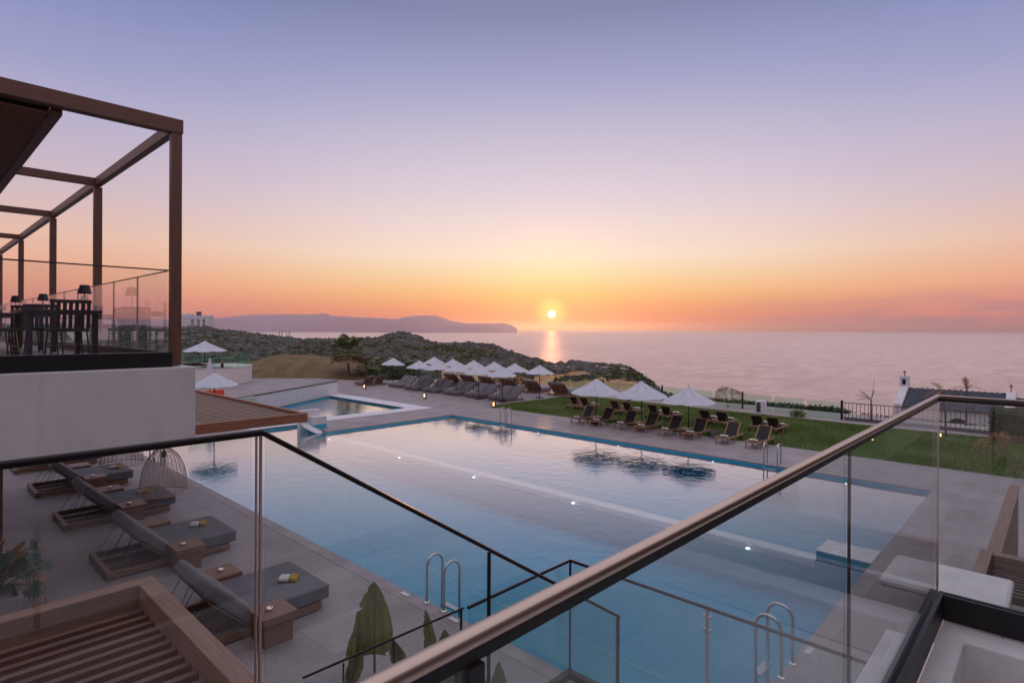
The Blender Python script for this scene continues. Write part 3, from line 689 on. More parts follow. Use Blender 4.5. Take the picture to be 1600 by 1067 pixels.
# near pergola roof, lower left
np_ = thing('pergola_roof','dark slatted pergola roof with a broad timber frame at the lower left corner','pergola',(1.7,6.4,0)); NO = (1.7,6.4,0)
bx((-3.5,6.27,2.5),(1.72,6.43,2.8),'beam','capwood',np_,NO,.008); bx((1.57,3.35,2.5),(1.72,6.268,2.8),'beam','capwoody',np_,NO,.008)
y = 6.16
while y > 3.4:
    bx((-3.5,y-.062,2.50),(1.568,y,2.62),'slat','slat',np_,NO,.004); y -= .155
for x in (-3.3,1.64): bx((x-.06,6.29,0),(x+.06,6.41,2.498),'post','beamz',np_,NO)
# mid pergola roof behind the terrace block
mp = thing('pergola_roof','reddish timber pergola roof with tan slats jutting over the pool from behind the white block','pergola',(7,13.7,0)); MO = (7,13.7,0)
bx((1.0,13.66,2.88),(7.06,13.76,3.10),'beam','orange_wood',mp,MO,.006); bx((6.96,13.762,2.88),(7.06,24,3.10),'beam','orange_woody',mp,MO,.006)
bx((4.55,13.762,2.95),(4.63,24,3.09),'beam','orange_woody',mp,MO,.006)
sl = MB(); y = 13.8
while y < 24: sl.box((1.25-7,y-13.7,2.98),(6.958-7,y+.13-13.7,3.03)); y += .25
sl.build('slats','tan_slat',mp)
for y in (14.5,23.5): bx((1.25,y,0),(1.4,y+.12,2.95),'post','beamz',mp,MO)
# right pergola + screen
rp = thing('pergola_roof','weathered timber pergola roof with dark slats cut off by the right edge','pergola',(7.8,.3,0)); RO = (7.8,.3,0)
bx((7.3,.55,2.6),(8.25,.66,2.8),'beam','capwood',rp,RO,.006); bx((8.12,-3,2.6),(8.25,.548,2.8),'beam','capwoody',rp,RO,.006)
x = 7.32
while x < 8.1: bx((x,-3,2.60),(x+.035,.546,2.68),'slat','slaty',rp,RO,.003); x += .095
bx((7.35,.57,0),(7.45,.65,2.598),'post','beamz',rp,RO)
sc_ = thing('timber_screen','upright slatted timber screen with a flat cap receding along the deck at the right edge','screen',(11.1,.75,0)); CO = (11.1,.75,0)
bx((10.9,.68,1.75),(17.1,.86,1.8),'cap','capwood',sc_,CO,.005)
s_ = MB(); x = 10.95
while x < 17.05: s_.box((x-11.1,.71-.75,.02),(x+.05-11.1,.79-.75,1.748)); x += .075
s_.build('slats','tan_slat',sc_)
for x in (10.92,17.03): bx((x-.03,.80,0),(x+.03,.85,1.748),'post','beamz',sc_,CO)

# ================================================================ DAYBEDS
def cushion(mb, p, d, n, L, T, y0, y1):
    """box with axis d (length L), normal n (thickness T), spanning y0..y1"""
    p, d, n = Vector(p), Vector(d), Vector(n); vs_ = []
    for y in (y0,y1):
        for a,b in ((0,0),(L,0),(L,T),(0,T)):
            q = p+d*a+n*b; vs_.append((q.x,y,q.z))
    return mb.add(vs_,[(0,1,2,3),(7,6,5,4),(0,4,5,1),(1,5,6,2),(2,6,7,3),(3,7,4,0)])
def mk_daybed():
    t = thing('daybed','','daybed')
    W = 1.62
    fr = MB(); fr.box((0,0,.03),(2.42,.09,.16)).box((0,W-.09,.03),(2.42,W,.16)).box((0,.092,.03),(.10,W-.092,.16)).box((2.33,.092,.03),(2.42,W-.092,.16))
    fr.box((1.2,.092,.03),(2.328,W-.092,.12)).build('frame','bedwood',t,bevel=.008)
    MB().box((.102,.5,.05),(1.198,.58,.12)).box((.102,1.04,.05),(1.198,1.12,.12)).build('rails','bedwood',t,bevel=.004)
    MB().box((1.12,.0,.17),(2.58,W,.43)).build('mattress','fabric_top',t,bevel=.05)
    sm_ = MB()
    for z_ in (.205,.395): sm_.tube([(1.16,-.004,z_),(2.56,-.004,z_)],.006,5).tube([(2.584,.05,z_),(2.584,W-.05,z_)],.006,5)
    sm_.build('piping','fabric',t)
    d = Vector((-.70,0,.66)).normalized(); nn = Vector((d.z,0,-d.x))
    cushion(MB(),(1.10,0,.20),d,nn,1.02,.23,0,W).build('backrest','fabric_top',t,bevel=.06)
    bd = MB(); cushion(bd,(1.10-.03,0,.18),d,nn,.84,.025,.03,W-.03).build('back_board','bedwood',t)
    st = MB()
    for y in (.14,.80,1.48):
        st.tube([(1.07+d.x*.80,y,.18+d.z*.80),(.12,y,.14)],.006,5); st.tube([(1.07+d.x*.6,y,.18+d.z*.6),(.45,y,.10)],.006,5)
    st.build('stay_wires','black',t)
    return t
db = mk_daybed(); U = [False]
DY = [9.95,14.2,18.45,22.65,26.85]; POS = ['nearest the camera','second from the camera','third from the camera','fourth from the camera','furthest from the camera']
for q,y in enumerate(DY): place(db,U,(3.02-.03*q,y,0),0,'low grey cushioned daybed on the poolside deck, '+POS[q],'grey daybeds along the pool deck')
# side tables
tbp = thing('side_table','','table'); MB().box((-.29,-.31,.38),(.29,.31,.5)).build('tabletop','bedwood',tbp,bevel=.006); MB().box((-.24,-.24,0),(.24,.24,.378)).build('pedestal','bedwood',tbp,bevel=.004)
U = [False]
ap = thing('ashtray','','ashtray'); MB().lathe([(0,.0),(.045,0),(.062,.022),(.055,.045),(.035,.05),(.028,.035),(.0,.03)],20).build('bowl','silver',ap,smooth=True)
UA = [False]
tp = thing('rolled_towel','','towel')
def roll(mb, r, x0, x1, sq=.8, y=0, N=14):
    vs_ = []; fs_ = []
    K_ = 7
    for i in range(K_):
        s = i/(K_-1); rr = r*(.72 if i in (0,K_-1) else 1); x = x0+(x1-x0)*s
        for j in range(N): a = 2*math.pi*j/N; k = 1+.07*math.sin(3*a+2*s); vs_.append((x,y+rr*math.cos(a)*k,r*sq+rr*sq*math.sin(a)*k))
    for i in range(K_-1):
        for j in range(N): fs_.append((i*N+j,i*N+(j+1)%N,(i+1)*N+(j+1)%N,(i+1)*N+j))
    fs_ += [tuple(reversed(range(N))), tuple((K_-1)*N+j for j in range(N))]
    return mb.add(vs_, fs_)
roll(roll(MB(),.065,-.17,.02,.75,-.055),.065,-.17,.02,.75,.055).build('cloth','towel',tp,smooth=True)
roll(roll(MB(),.068,.02,.17,.75,-.057),.068,.02,.17,.75,.057).build('wrap','towel_yellow',tp,smooth=True)
UT = [False]
for q,y in enumerate(DY):
    place(tbp,U,(4.36,y-.33,0),0,'square wooden side table on the near side of the daybed '+POS[q],'wooden side tables beside the daybeds')
    place(ap,UA,(4.30,y-.33,.5),0,'small silver ashtray on the near side table of the daybed '+POS[q],'silver ashtrays on the side tables')
    if q < 4:
        o = place(tbp,U,(4.34,y+1.88,0),0,'square wooden side table on the far side of the daybed '+POS[q],'wooden side tables beside the daybeds')
        if q in (0,2): place(ap,UA,(4.34,y+1.9,.5),.5,'small silver ashtray on the far side table of the daybed '+POS[q],'silver ashtrays on the side tables')
    if q < 4: place(tp,UT,(5.13-.09*(q%3),y+.70+.14*((q*2)%3),.43),math.radians((-38,-22,-50,-30)[q]),'rolled white towel with mustard wrap on the daybed '+POS[q],'rolled towels on the daybeds')
# wicker lamps
def mk_wicker():
    t = thing('wicker_lamp','','lamp'); R = .30; H = .66
    prof = [(.30,0),(.298,.10),(.285,.22),(.262,.34),(.225,.45),(.17,.54),(.10,.61),(.03,.65)]
    w = MB()
    for k in range(28):
        a = 2*math.pi*k/28; w.tube([(r*math.cos(a),r*math.sin(a),z) for r,z in prof],.0028,4,False)
    zs = [i*.027 for i in range(23)]
    for z in zs:
        r = np.interp(z,[p[1] for p in prof],[p[0] for p in prof]); w.tube([(r*math.cos(2*math.pi*j/32),r*math.sin(2*math.pi*j/32),z) for j in range(33)],.0026 if z else .007,4,False)
    w.build('lamp_shade','wicker',t)
    MB().tube([(0,0,.5),(0,0,1.2)],.006,6).build('cord','black',t)
    MB().lathe([(0,.50),(.03,.50),(.03,.58),(0,.6)],10).build('socket','black',t)
    MB().lathe([(0,.36),(.035,.38),(.05,.43),(.03,.49),(0,.5)],12).build('bulb','ware',t,smooth=True)
    return t
wk = mk_wicker(); U = [False]
place(wk,U,(2.63,9.3,2.86),0,'bell-shaped woven cane pendant lamp, the whole one nearer the camera','woven pendant lamps')
o = place(wk,U,(2.54,11.14,2.99),0,'bell-shaped woven cane pendant lamp half hidden above the dark rail','woven pendant lamps')
# ================================================================ POOL THINGS
def mk_ladder():
    t = thing('pool_ladder','','ladder')
    for s in (-.25,.25):
        pts = [(-.25,s,0),(-.25,s,.68)]+[(-.25+.19-.19*math.cos(a),s,.68+.20*math.sin(a)) for a in [math.pi*k/10 for k in range(1,10)]]+[(.13,s,.68),(.13,s,-1.0)]
        r_ = MB().tube(pts,.025,10).build('rail','steel',t,smooth=True)
        MB().lathe([(0,.012),(.05,.012),(.055,.014),(.055,.022),(.021,.04),(.021,.04)],14,(-.25,s,0)).build('foot_cover','silver',r_)
    for z in (-.10,-.38,-.66): MB().box((.05,-.225,z-.015),(.17,.225,z+.015)).build('step','steel',t,bevel=.004)
    return t
ldr = mk_ladder(); U = [False]
place(ldr,U,(7.2,8.52,0),0,'polished steel pool ladder on the near pool edge left of the dark post','steel pool ladders')
place(ldr,U,(9.37,3.30,0),math.pi/2,'polished steel pool ladder at the right end of the pool, seen through the glass','steel pool ladders')
place(ldr,U,(23.07,22.3,0),math.pi,'small steel pool ladder on the far pool edge by the lawn corner','steel pool ladders')
place(ldr,U,(23.07,8.1,0),math.pi,'small steel pool ladder on the far pool edge beside the last wooden lounger','steel pool ladders')
place(ldr,U,(7.1,25.7,0),0,'steel pool ladder standing behind the whole woven lamp','steel pool ladders')
def plate(x,y,rz,l):
    o = MB().box((-.12,-.045,0),(.12,.045,.008)).build('depth_plate','rim',bevel=.002); o.location = (x,y,.012); o.rotation_euler = (0,0,rz); tag(o,l,'plate','white plates set in the pool edge')
plate(6.87,9.35,math.pi/2,'small white plate in the pool edge left of the near ladder')
plate(10.2,2.98,0,'small white plate in the pool edge beside the right-hand ladder')
plate(6.87,7.9,math.pi/2,'small white plate in the pool edge right of the near ladder')
LP = thing('pool_lamp','','lamp'); MB().lathe([(0,.0),(.05,.0),(.05,.02),(0,.022)],18).build('lens','pool_lamp',LP); MB().lathe([(.052,.0),(.075,.0),(.075,.012),(.052,.012)],18).build('bezel','steel',LP)
U = [False]
for q,(y,l) in enumerate(((26.6,'furthest left, by the white stepped wall'),(20.7,'second from the left on the sunken ledge'),(16.0,'third from the left on the sunken ledge'),(11.35,'fourth from the left on the sunken ledge'),(5.8,'furthest right, seen through the glass'))):
    o = place(LP,U,(14.88,y,-.34),0,'round lit underwater lamp, '+l,'lit underwater lamps'); o.rotation_euler = (0,math.radians(-12),0); 
for y,l in ((20.03,'leftmost on the far pool wall'),(15.1,'second along the far pool wall'),(10.5,'third along the far pool wall'),(5.6,'on the far pool wall behind the glass joint')):
    o = place(LP,U,(23.22,y,-.225),0,'small round lit lamp, '+l,'lit underwater lamps'); o.rotation_euler = (0,math.radians(-90),0); o.scale = (.45,.8,.5)
# stepped wall and spout between the pools
sw = thing('stepped_wall','white stepped wall with blue tiled foot between the two pools','wall',(14.6,28.4,0))
MB().box((-.3,.15,-.6),(.85,.4,.95)).build('tall_step','plaster_rough',sw,bevel=.01)
MB().box((.2,-.35,.22),(.95,.148,.62)).build('low_step','plaster_rough',sw,bevel=.01)
MB().box((.2,-.35,-.6),(.95,.147,.218)).build('tiled_foot','mosaic',sw)
sv = MB(); 
for k in range(9):
    s = k/8; sv.v += [(-.35-.0*s+ .35*s,-.1-1.0*s,.30-.42*s**.6),(.15+.35*s,-.1-1.0*s,.30-.42*s**.6)]
sv.f = [(2*k,2*k+1,2*k+3,2*k+2) for k in range(8)]
o = sv.build('spout','rim',sw,smooth=True); so = o.modifiers.new('t','SOLIDIFY'); so.thickness = .03
# diagonal wall behind the kids pool with black cap
dw = thing('diagonal_wall','low white wall with a black cap running diagonally behind the small pool','wall',(17.6,38,0))
a = Vector((15.4,36.55,0)); b = Vector((24.1,42.0,0)); dr_ = (b-a).normalized(); nr = Vector((-dr_.y,dr_.x,0))
def slabpoly(a,b,w): return [tuple((p+nr*q).xy) for p,q in ((a,-w/2),(b,-w/2),(b,w/2),(a,w/2))]
o_ = Vector((17.6,38,0))
MB().prism(slabpoly(a-o_,b-o_,.24),0,1.0).build('wall','plaster_rough',dw); MB().prism(slabpoly(a-o_,b-o_,.28),1.002,1.06).build('cap','black',dw)
dg = thing('glass_screen','green-tinted glass screen with dark rail continuing left of the diagonal wall','balustrade',(13,35,0))
o_ = Vector((13,35,0)); c_ = a-dr_*5.6
for k in range(3):
    p0 = c_+dr_*(5.55/3*k); p1 = p0+dr_*1.8; MB().prism(slabpoly(p0-o_,p1-o_,.02),.02,1.03).build('pane','glass_green',dg)
MB().prism(slabpoly(c_-o_,a-dr_*.03-o_,.06),1.032,1.07).build('rail','black',dg)
# curved terrace building with drum wall
cv = at_d(301,600,56); cv.z = 0
cb = thing('round_terrace','white curved terrace drum with a glass parapet beyond the small pool','building',cv)
MB().lathe([(0,-1),(5.2,-1),(5.2,1.45),(5.25,1.55),(0,1.55)],64).build('drum','plaster_rough',cb,smooth=False)
cg = MB(); 
for k in range(22): 
    a0 = 2*math.pi*k/22+.01; a1 = 2*math.pi*(k+1)/22-.01; cg.quad((5.1*math.cos(a0),5.1*math.sin(a0),1.56),(5.1*math.cos(a1),5.1*math.sin(a1),1.56),(5.1*math.cos(a1),5.1*math.sin(a1),2.65),(5.1*math.cos(a0),5.1*math.sin(a0),2.65))
o = cg.build('glass_parapet','glass_green',cb); so = o.modifiers.new('t','SOLIDIFY'); so.thickness = .02
MB().tube([(5.1*math.cos(2*math.pi*j/48),5.1*math.sin(2*math.pi*j/48),2.67) for j in range(49)],.02,5,False).build('rail','dark_rail',cb)
MB().box((-14,-.5,-1),(2,7,1.55)).build('wing','plaster_rough',cb)
big = mk_umbrella(1.95,4.0,.9,.04,base=1.56); p = at_d(320,550,54); big.location = (p.x,p.y,0); tag(big,'large white parasol open on the round terrace beside the pergola column','umbrella','parasols by the round terrace')
for c in big.children:
    if c.name.startswith('base'): c.location.z = 1.56
low = mk_umbrella(1.25,2.85,.68,.03); p = at_d(335,604,31); low.location = (p.x,p.y,0); tag(low,'white parasol standing low in front of the round terrace drum','umbrella','parasols by the round terrace')
p = at_d(328,590,40); cl = thing('closed_umbrella','folded white parasol standing upright between the two open ones on the left','umbrella',(p.x,p.y,0),group='parasols by the round terrace')
MB().tube([(0,0,0),(0,0,3.1)],.03,8).build('pole','black',cl)
MB().lathe([(0,3.15),(.05,3.1),(.13,2.7),(.24,2.2),(.27,1.6),(.2,1.35),(.1,1.3)],9).build('canopy','canopy',cl)
for (u,v_,l) in ((301,584,'pale table on the round terrace under the large parasol'),(347,581,'pale table by the glass parapet of the round terrace')):
    p = at_d(u,v_,53.5); t = thing('terrace_table',l,'table',(p.x,p.y,1.55),group='tables on the round terrace')
    MB().box((-.9,-.5,.42),(.9,.5,.48)).build('tabletop','tan_slat',t); MB().box((-.1,-.1,0),(.1,.1,.418)).build('pedestal','black',t)
p = at_d(338,612,38); t = thing('red_armchair','red armchair below the low parasol near the round terrace','chair',(p.x,p.y,0)) ; zc = p.z
MB().box((-.6,-.35,.3),(.6,.35,.6)).build('seat','red',t,bevel=.08); MB().box((-.6,.2,.602),(.6,.4,1.15)).build('backrest','red',t,bevel=.08)
for a in (-.5,.5): MB().box((a-.05,-.3,0),(a+.05,.3,.298)).build('leg','black',t)
# bollards
def mk_bollard():
    t = thing('bollard_light','','lamp'); MB().box((-.09,-.09,0),(.09,.09,.42)).build('housing','black',t,bevel=.01)
    MB().box((-.096,-.06,.12),(-.091,.06,.38)).build('lens','warm_lamp',t); return t
bo = mk_bollard(); U = [False]
for (u,v_,l) in ((570,608,'short lit bollard on the deck at the left end of the grey loungers'),(664,623,'short lit bollard on the deck at the middle of the grey lounger row'),(772,637,'short lit bollard at the corner of the lawn'),(1363,690,'short lit bollard on the lawn seen through the big glass pane'),(1469,684,'short lit bollard on the lawn just right of the glass corner')):
    p = at_z(u,v_,0); o = place(bo,U,(p.x,p.y,0),math.radians(25),l,'lit bollards'); o.scale = (1,1,1) if u < 1000 else (.6,.6,.6)
# ================================================================ GREY LOUNGERS
def mk_grey(W=.92):
    t = thing('grey_lounger','','lounger')
    MB().box((.1,.03,.02),(1.95,W-.03,.10)).build('frame','bedwood',t)
    MB().box((0,0,.11),(1.3,W,.33)).build('mattress','fabric_top',t,bevel=.04)
    d = Vector((.72,0,.62)).normalized(); nn = Vector((-d.z,0,d.x)); cushion(MB(),(1.22,0,.24),d,nn,.95,-.0+.15,0,W).build('backrest','fabric_top',t,bevel=.035)
    b_ = MB(); cushion(b_,(1.25,0,.2),d,nn,.9,.03,.05,W-.05).build('back_board','bedwood',t)
    MB().bar((1.75,.2,.55),(1.9,.2,.08),.04,.02).bar((1.75,W-.2,.55),(1.9,W-.2,.08),.04,.02).build('strut','bedwood',t)
    return t
gl = mk_grey(); U = [False]
GYs = [44.0,43.0,41.15,40.15,38.6,37.6,35.95,34.95,33.35,32.35,30.75,29.75]
for q,y in enumerate(GYs): place(gl,U,(30.0+(.4 if q<2 else 0),y-.92+.1,0),0,'grey cushioned lounger facing the pool, '+ORD[q]+' from the left in the front line','grey loungers of the front line')
for q in range(6):
    y = (GYs[2*q+1]+GYs[2*q+2])/2-.5 if q < 5 else 28.4
    if q == 5: continue
    o = MB().box((-.22,-.3,0),(.22,.3,.32)).build('low_table','teak',bevel=.01); o.location = (30.9,y,0); tag(o,'low wooden table in the '+ORD[q]+' gap from the left between the front grey loungers','table','low tables between the grey loungers')
def mk_greyback():
    t = thing('double_lounger','','lounger'); W = 1.6
    MB().box((.1,.03,.02),(2.0,W-.03,.12)).build('frame','bedwood',t)
    MB().box((.8,0,.13),(2.1,W,.36)).build('mattress','fabric_top',t,bevel=.04)
    d = Vector((-.72,0,.66)).normalized(); nn = Vector((d.z,0,-d.x)); cushion(MB(),(.85,0,.26),d,nn,.98,.16,0,W).build('backrest','fabric',t,bevel=.04)
    b_ = MB(); cushion(b_,(.82,0,.22),d,nn,.92,.03,.05,W-.05).build('back_board','bedwood',t)
    for y in (.3,W-.3): MB().bar((.2,y,.8),(.12,y,.1),.03,.02).build('strut','teak',t)
    return t
gk = mk_greyback(); U = [False]
for q,y in enumerate((42.0,39.7,37.2,34.6,31.9,29.1)): place(gk,U,(35.6,y-.8,0),0,'wide dark-backed lounger facing the sea, '+ORD[q]+' from the left in the back line','double loungers of the back line')
for q,(u,v_) in enumerate(((589,602),(607,600))):
    p = at_z(u,v_,0); o = place(gk,U,(p.x,p.y,0),math.radians(100),('wide dark-backed lounger apart at the left end of the deck, the left of two','wide dark-backed lounger apart at the left end of the deck, the right of two')[q],'pair of loungers at the left end'); o.scale = (.9,.62,.9)
# ================================================================ WOODEN LAWN LOUNGERS
def mk_teak(ang=52, W=.62, L=1.85):
    t = thing('wooden_lounger','','lounger')
    f = MB(); f.box((0,0,.24),(L,.05,.30)).box((0,W-.05,.24),(L,W,.30)).box((0,.052,.24),(.05,W-.052,.30)).box((L-.25,.052,.235),(L-.2,W-.052,.295))
    f.build('frame','teak',t,bevel=.006)
    MB().box((.052,.052,.262),(1.15,W-.052,.285)).build('seat','black_sling',t)
    a = math.radians(ang); d = Vector((math.cos(a),0,math.sin(a))); h = Vector((1.15,0,.29)); n_ = Vector((-d.z,0,d.x))
    fb = MB(); e = h+d*.68
    fb.bar((h.x,.025,h.z),(e.x,.025,e.z),.05,.03).bar((h.x,W-.025,h.z),(e.x,W-.025,e.z),.05,.03).bar((e.x,0,e.z),(e.x,W,e.z),.04,.03)
    br = fb.build('back_frame','teak',t)
    cushion(MB(),h,d,n_,.66,.015,.05,W-.05).build('backrest','black_sling',t)
    for x,y in ((.16,.02),(.16,W-.02),(.85,.02),(.85,W-.02)): MB().bar((x,y,.25),(x-.05,y,0),.045,.05,(1,0,0)).build('leg','teak',t)
    for y in (.03,W-.03):
        MB().tube([(L-.15,y-.02,.09),(L-.15,y+.02,.09)],.085,14).build('wheel','black',t); MB().bar((L-.15,y,.25),(L-.15,y,.09),.03,.04,(1,0,0)).build('bracket','teak',t)
    MB().bar((1.45,.06,.27),(1.38,.06,.55),.02,.03).bar((1.45,W-.06,.27),(1.38,W-.06,.55),.02,.03).build('prop','teak',t)
    return t
tk = mk_teak(); U = [False]; tw = thing('folded_towel','','towel')
roll(MB(),.07,-.19,.19,.7).build('cloth','towel',tw,smooth=True); roll(MB(),.071,-.03,.05,.72).build('band','towel_yellow',tw,smooth=True)
UW = [False]
FY = [19.65,18.35,16.85,15.6,14.25,12.95,11.3,9.95]
for q,y in enumerate(FY):
    x = 25.85+random.uniform(-.05,.05); place(tk,U,(x,y-.31,.012),random.uniform(-.04,.04),'teak lounger with black sling on the pool-side edge of the lawn, '+ORD[q]+' from the left','wooden loungers facing the pool')
    place(tw,UW,(x+.28,y,.30),math.radians(90),'rolled white towel on the foot of the '+ORD[q]+' pool-side teak lounger','rolled towels on the wooden loungers')
BY = [23.4,22.5,20.2,19.25,17.5,16.6,14.3,13.35,11.55,10.65]
for q,y in enumerate(BY):
    x = 32.0+random.uniform(-.05,.05); place(tk,U,(x,y+.31,.004),math.pi+random.uniform(-.04,.04),'teak lounger with black sling facing the sea on the lawn, '+ORD[q]+' from the left','wooden loungers facing the sea')
    place(tw,UW,(x-.28,y,.30),math.radians(90),'rolled white towel on the foot of the '+ORD[q]+' sea-facing teak lounger','rolled towels on the wooden loungers')
for q,y in enumerate((19.0,16.22,13.6)):
    t = thing('low_table','square teak table between the '+('first and second','third and fourth','fifth and sixth')[q]+' pool-side teak loungers','table',(26.9,y,.004),group='low tables between the wooden loungers')
    MB().box((-.35,-.28,.30),(.35,.28,.34)).build('tabletop','teak',t,bevel=.005); MB().box((-.22,-.2,0),(.22,.2,.298)).build('pedestal','bedwood',t)
o = MB().lathe([(0,0),(.15,0),(.19,.34),(.17,.34),(.15,.3),(0,.3)],20).build('planter_pot','fabric_top'); p = at_z(1110,683,0); o.location = (p.x+.1,p.y-.15,0); tag(o,'small dark grey bin beside the sixth pool-side teak lounger','bin')
# cabinet, stones at fence
p = at_z(1189,647,0); t = thing('white_cabinet','small white utility cabinet with a grey-blue door at the lawn edge by the sea fence','cabinet',(p.x,p.y,0),math.radians(10))
MB().box((-.25,-.3,0),(.25,.3,.85)).build('body','white_far',t,bevel=.06); MB().box((-.256,-.02,.15),(-.252,.22,.75)).build('door','roof',t)
for (u,v_,r,l) in ((1067,634,.3,'small grey boulder at the back of the lawn behind the right parasol'),(982,628,.25,'small grey boulder at the back of the lawn behind the middle parasol'),(1247,650,.3,'small clump of plants at the lawn edge left of the black railing')):
    p = at_z(u,v_,0)
    if 'plants' in l: o = leafball('shrub','leaf_mid',(0,0,.15),(.45,.45,.25),220,.09,5); o.location = (p.x,p.y,0); tag(o,l,'plant')
    else:
        o = MB().add([tuple(Vector(c)*r*(1+.2*random.random())) for c in ico],[tuple(int(i) for i in f_) for f_ in icf]).build('boulder','rock',sub=1); o.location = (p.x,p.y,.06); tag(o,l,'boulder')
# ================================================================ FENCES
gf = thing('glass_fence','long green-tinted glass fence on dark posts between the lawn and the sea','fence',(39,16,0))
FP = [(40.0,32.5),(39.6,27.2),(39.2,21.67),(39.1,15.64),(38.2,9.45)]
for x,y in FP: MB().box((x-.05-39,y-.05-16,-.2),(x+.05-39,y+.05-16,1.08)).build('post','black',gf)
for (x0,y0),(x1,y1) in zip(FP,FP[1:]):
    for k in range(3):
        a = Vector((x0,y0,0)).lerp(Vector((x1,y1,0)),k/3+.015); b = Vector((x0,y0,0)).lerp(Vector((x1,y1,0)),(k+1)/3-.015)
        dr_ = (b-a).normalized(); nr = Vector((-dr_.y,dr_.x,0)); o_ = Vector((39,16,0)); MB().prism(slabpoly(a-o_,b-o_,.016),-.1,.98).build('pane','glass_green',gf)
mf = thing('metal_railing','black metal railing with upright bars in front of the chapel','fence',(38.3,6,0))
MB().box((-.05,3.4,-.05),(.05,3.5,1.1)).build('post','black',mf)
for z in (.12,.98): MB().box((-.02,-4.6,z-.02),(.02,3.398,z+.02)).build('cross_rail','black',mf)
for k in range(40): MB().box((-.011,-4.5+.2*k-.011,.142),(.011,-4.5+.2*k+.011,.958)).build('bar','black',mf)
MB().box((-.12,-4.6,-.1),(.12,3.3,.098)).build('kerb','fabric',mf)
# chapel
cpx = thing('chapel','small white chapel with blue-grey tiled roof, bell gable and crosses behind the railing','building',(66,7.75,-6))
CZ = 6
def cbx(a,b,n,m,bev=0): return MB().box((a[0]-66,a[1]-7.75,a[2]+CZ),(b[0]-66,b[1]-7.75,b[2]+CZ)).build(n,m,cpx,bevel=bev)
cbx((66.1,-3,-6),(72,11.6,-1.95),'wall','white_far')
def roof(x0,xr,x1,y0,y1,ze,zr,name):
    m_ = MB(); n_ = int((y1-y0)/.42); kx = 9; vs_ = []; fs_ = []
    # pantile corrugation
    NYc = n_*6
    for side,(xa,xb) in enumerate(((x0,xr),(x1,xr))):
        base = len(vs_)
        for i in range(kx*2+1):
            s = (i//2+(i%2))/kx if i else 0; s = min(1,s); lift = 0 if i % 2 else .06
            for j in range(NYc+1):
                y = y0+(y1-y0)*j/NYc; z = ze+(zr-ze)*s+.07*abs(math.sin(math.pi*j/6))+ (lift if i else 0)
                vs_.append((xa+(xb-xa)*s-66,y-7.75,z+CZ))
        for i in range(kx*2):
            for j in range(NYc): q = base+i*(NYc+1)+j; fs_.append((q,q+1,q+NYc+2,q+NYc+1))
    return m_.add(vs_,fs_).build(name,'roof',cpx)
roof(65.7,69,72.3,3.7,11.1,-1.9,-.50,'roof')
roof(65.9,69,72.1,-3,3.05,-2.1,-.85,'lower_roof')
def gable(y0,y1,zs,zr,name,x0=65.55,x1=72.45):
    return MB().add([(x-66,y-7.75,z+CZ) for y in (y0,y1) for x,z in ((x0,-6),(x1,-6),(x1,zs),(69.25,zr),(68.75,zr),(x0,zs))],[(0,1,2,3,4,5),(11,10,9,8,7,6)]+[(i,(i+1)%6+0,(i+1)%6+6,i+6) for i in range(6)]).build(name,'white_far',cpx)
gable(11.1,11.75,-1.75,-.2,'gable'); gable(3.05,3.7,-1.75,-.25,'gable')
bt = cbx((68.6,11.08,-.35),(69.4,11.82,.72),'bell_gable','white_far',.03)
cbx((68.59,11.3,-.1),(68.598,11.6,.45),'bell_opening','darkglass')
def cross(x,y,z,h,par):
    MB().box((x-.035-66,y-.035-7.75,z+CZ),(x+.035-66,y+.035-7.75,z+h+CZ)).box((x-.03-66,y-.17-7.75,z+h*.62+CZ),(x+.03-66,y-.036-7.75,z+h*.62+.07+CZ)).box((x-.03-66,y+.036-7.75,z+h*.62+CZ),(x+.03-66,y+.17-7.75,z+h*.62+.07+CZ)).build('cross','black',par)
cross(69,11.45,.72,.55,cpx); cross(69,3.4,-.25,.75,cpx)
wn = MB(); pts = [(0,0)]+[(.72*math.cos(a),.62*math.sin(a)) for a in [math.pi*k/12 for k in range(13)]]
wn.add([(66.04-66,6.9+a-7.75,-3.3+b+CZ) for a,b in pts],[(0,i,i+1) for i in range(1,13)]).build('arched_window','darkglass',cpx)
cbx((66.02,6.3,-3.9),(66.06,6.78,-3.4),'window','darkglass'); cbx((66.02,7.02,-3.9),(66.06,7.5,-3.4),'window','darkglass')
# far buildings on ridge
p = at_d(307,509,172); t = thing('far_villa','pale flat-roofed villa with tall windows on the ridge beside the pergola column','building',(p.x,p.y,p.z-2.4),math.radians(-47))
MB().box((-6,0,0),(3.6,3,1.6)).box((-6,0,4.3),(3.6,3,5.4)).box((-6,0,1.6),(-1.6,3,4.3)).box((-.9,0,1.6),(.2,3,4.3)).box((.9,0,1.6),(1.8,3,4.3)).box((2.5,0,1.6),(3.6,3,4.3)).build('wall','white_far',t)
for x in (-1.6,.2,1.8): MB().box((x+.32,.1,1.602),(x+.38,.16,4.298)).build('window_frame','white_far',t)
MB().box((-.6,1,5.41),(.4,2,6.6)).build('chimney','fabric',t); MB().box((-5,.5,5.405),(-.9,.6,5.9)).build('parapet_rail','white_far',t)
p = at_d(403,519,160); t = thing('ridge_fence','pale post fence on the heath ridge left of the sea','fence',(p.x,p.y,ground_z(p.x,p.y)),math.radians(-47))
for k in range(12): MB().box((-4+k*.9,-.05,-1),(-3.9+k*.9,.05,1.1)).build('post','white_far',t)
MB().box((-4,-.05,1.102),(6,.05,1.2)).build('rail','white_far',t)
p = at_d(444,522,155); t = thing('shelter_frame','small open white frame shelter on the ridge against the sea','shelter',(p.x,p.y,ground_z(p.x,p.y)-.3),math.radians(-47))
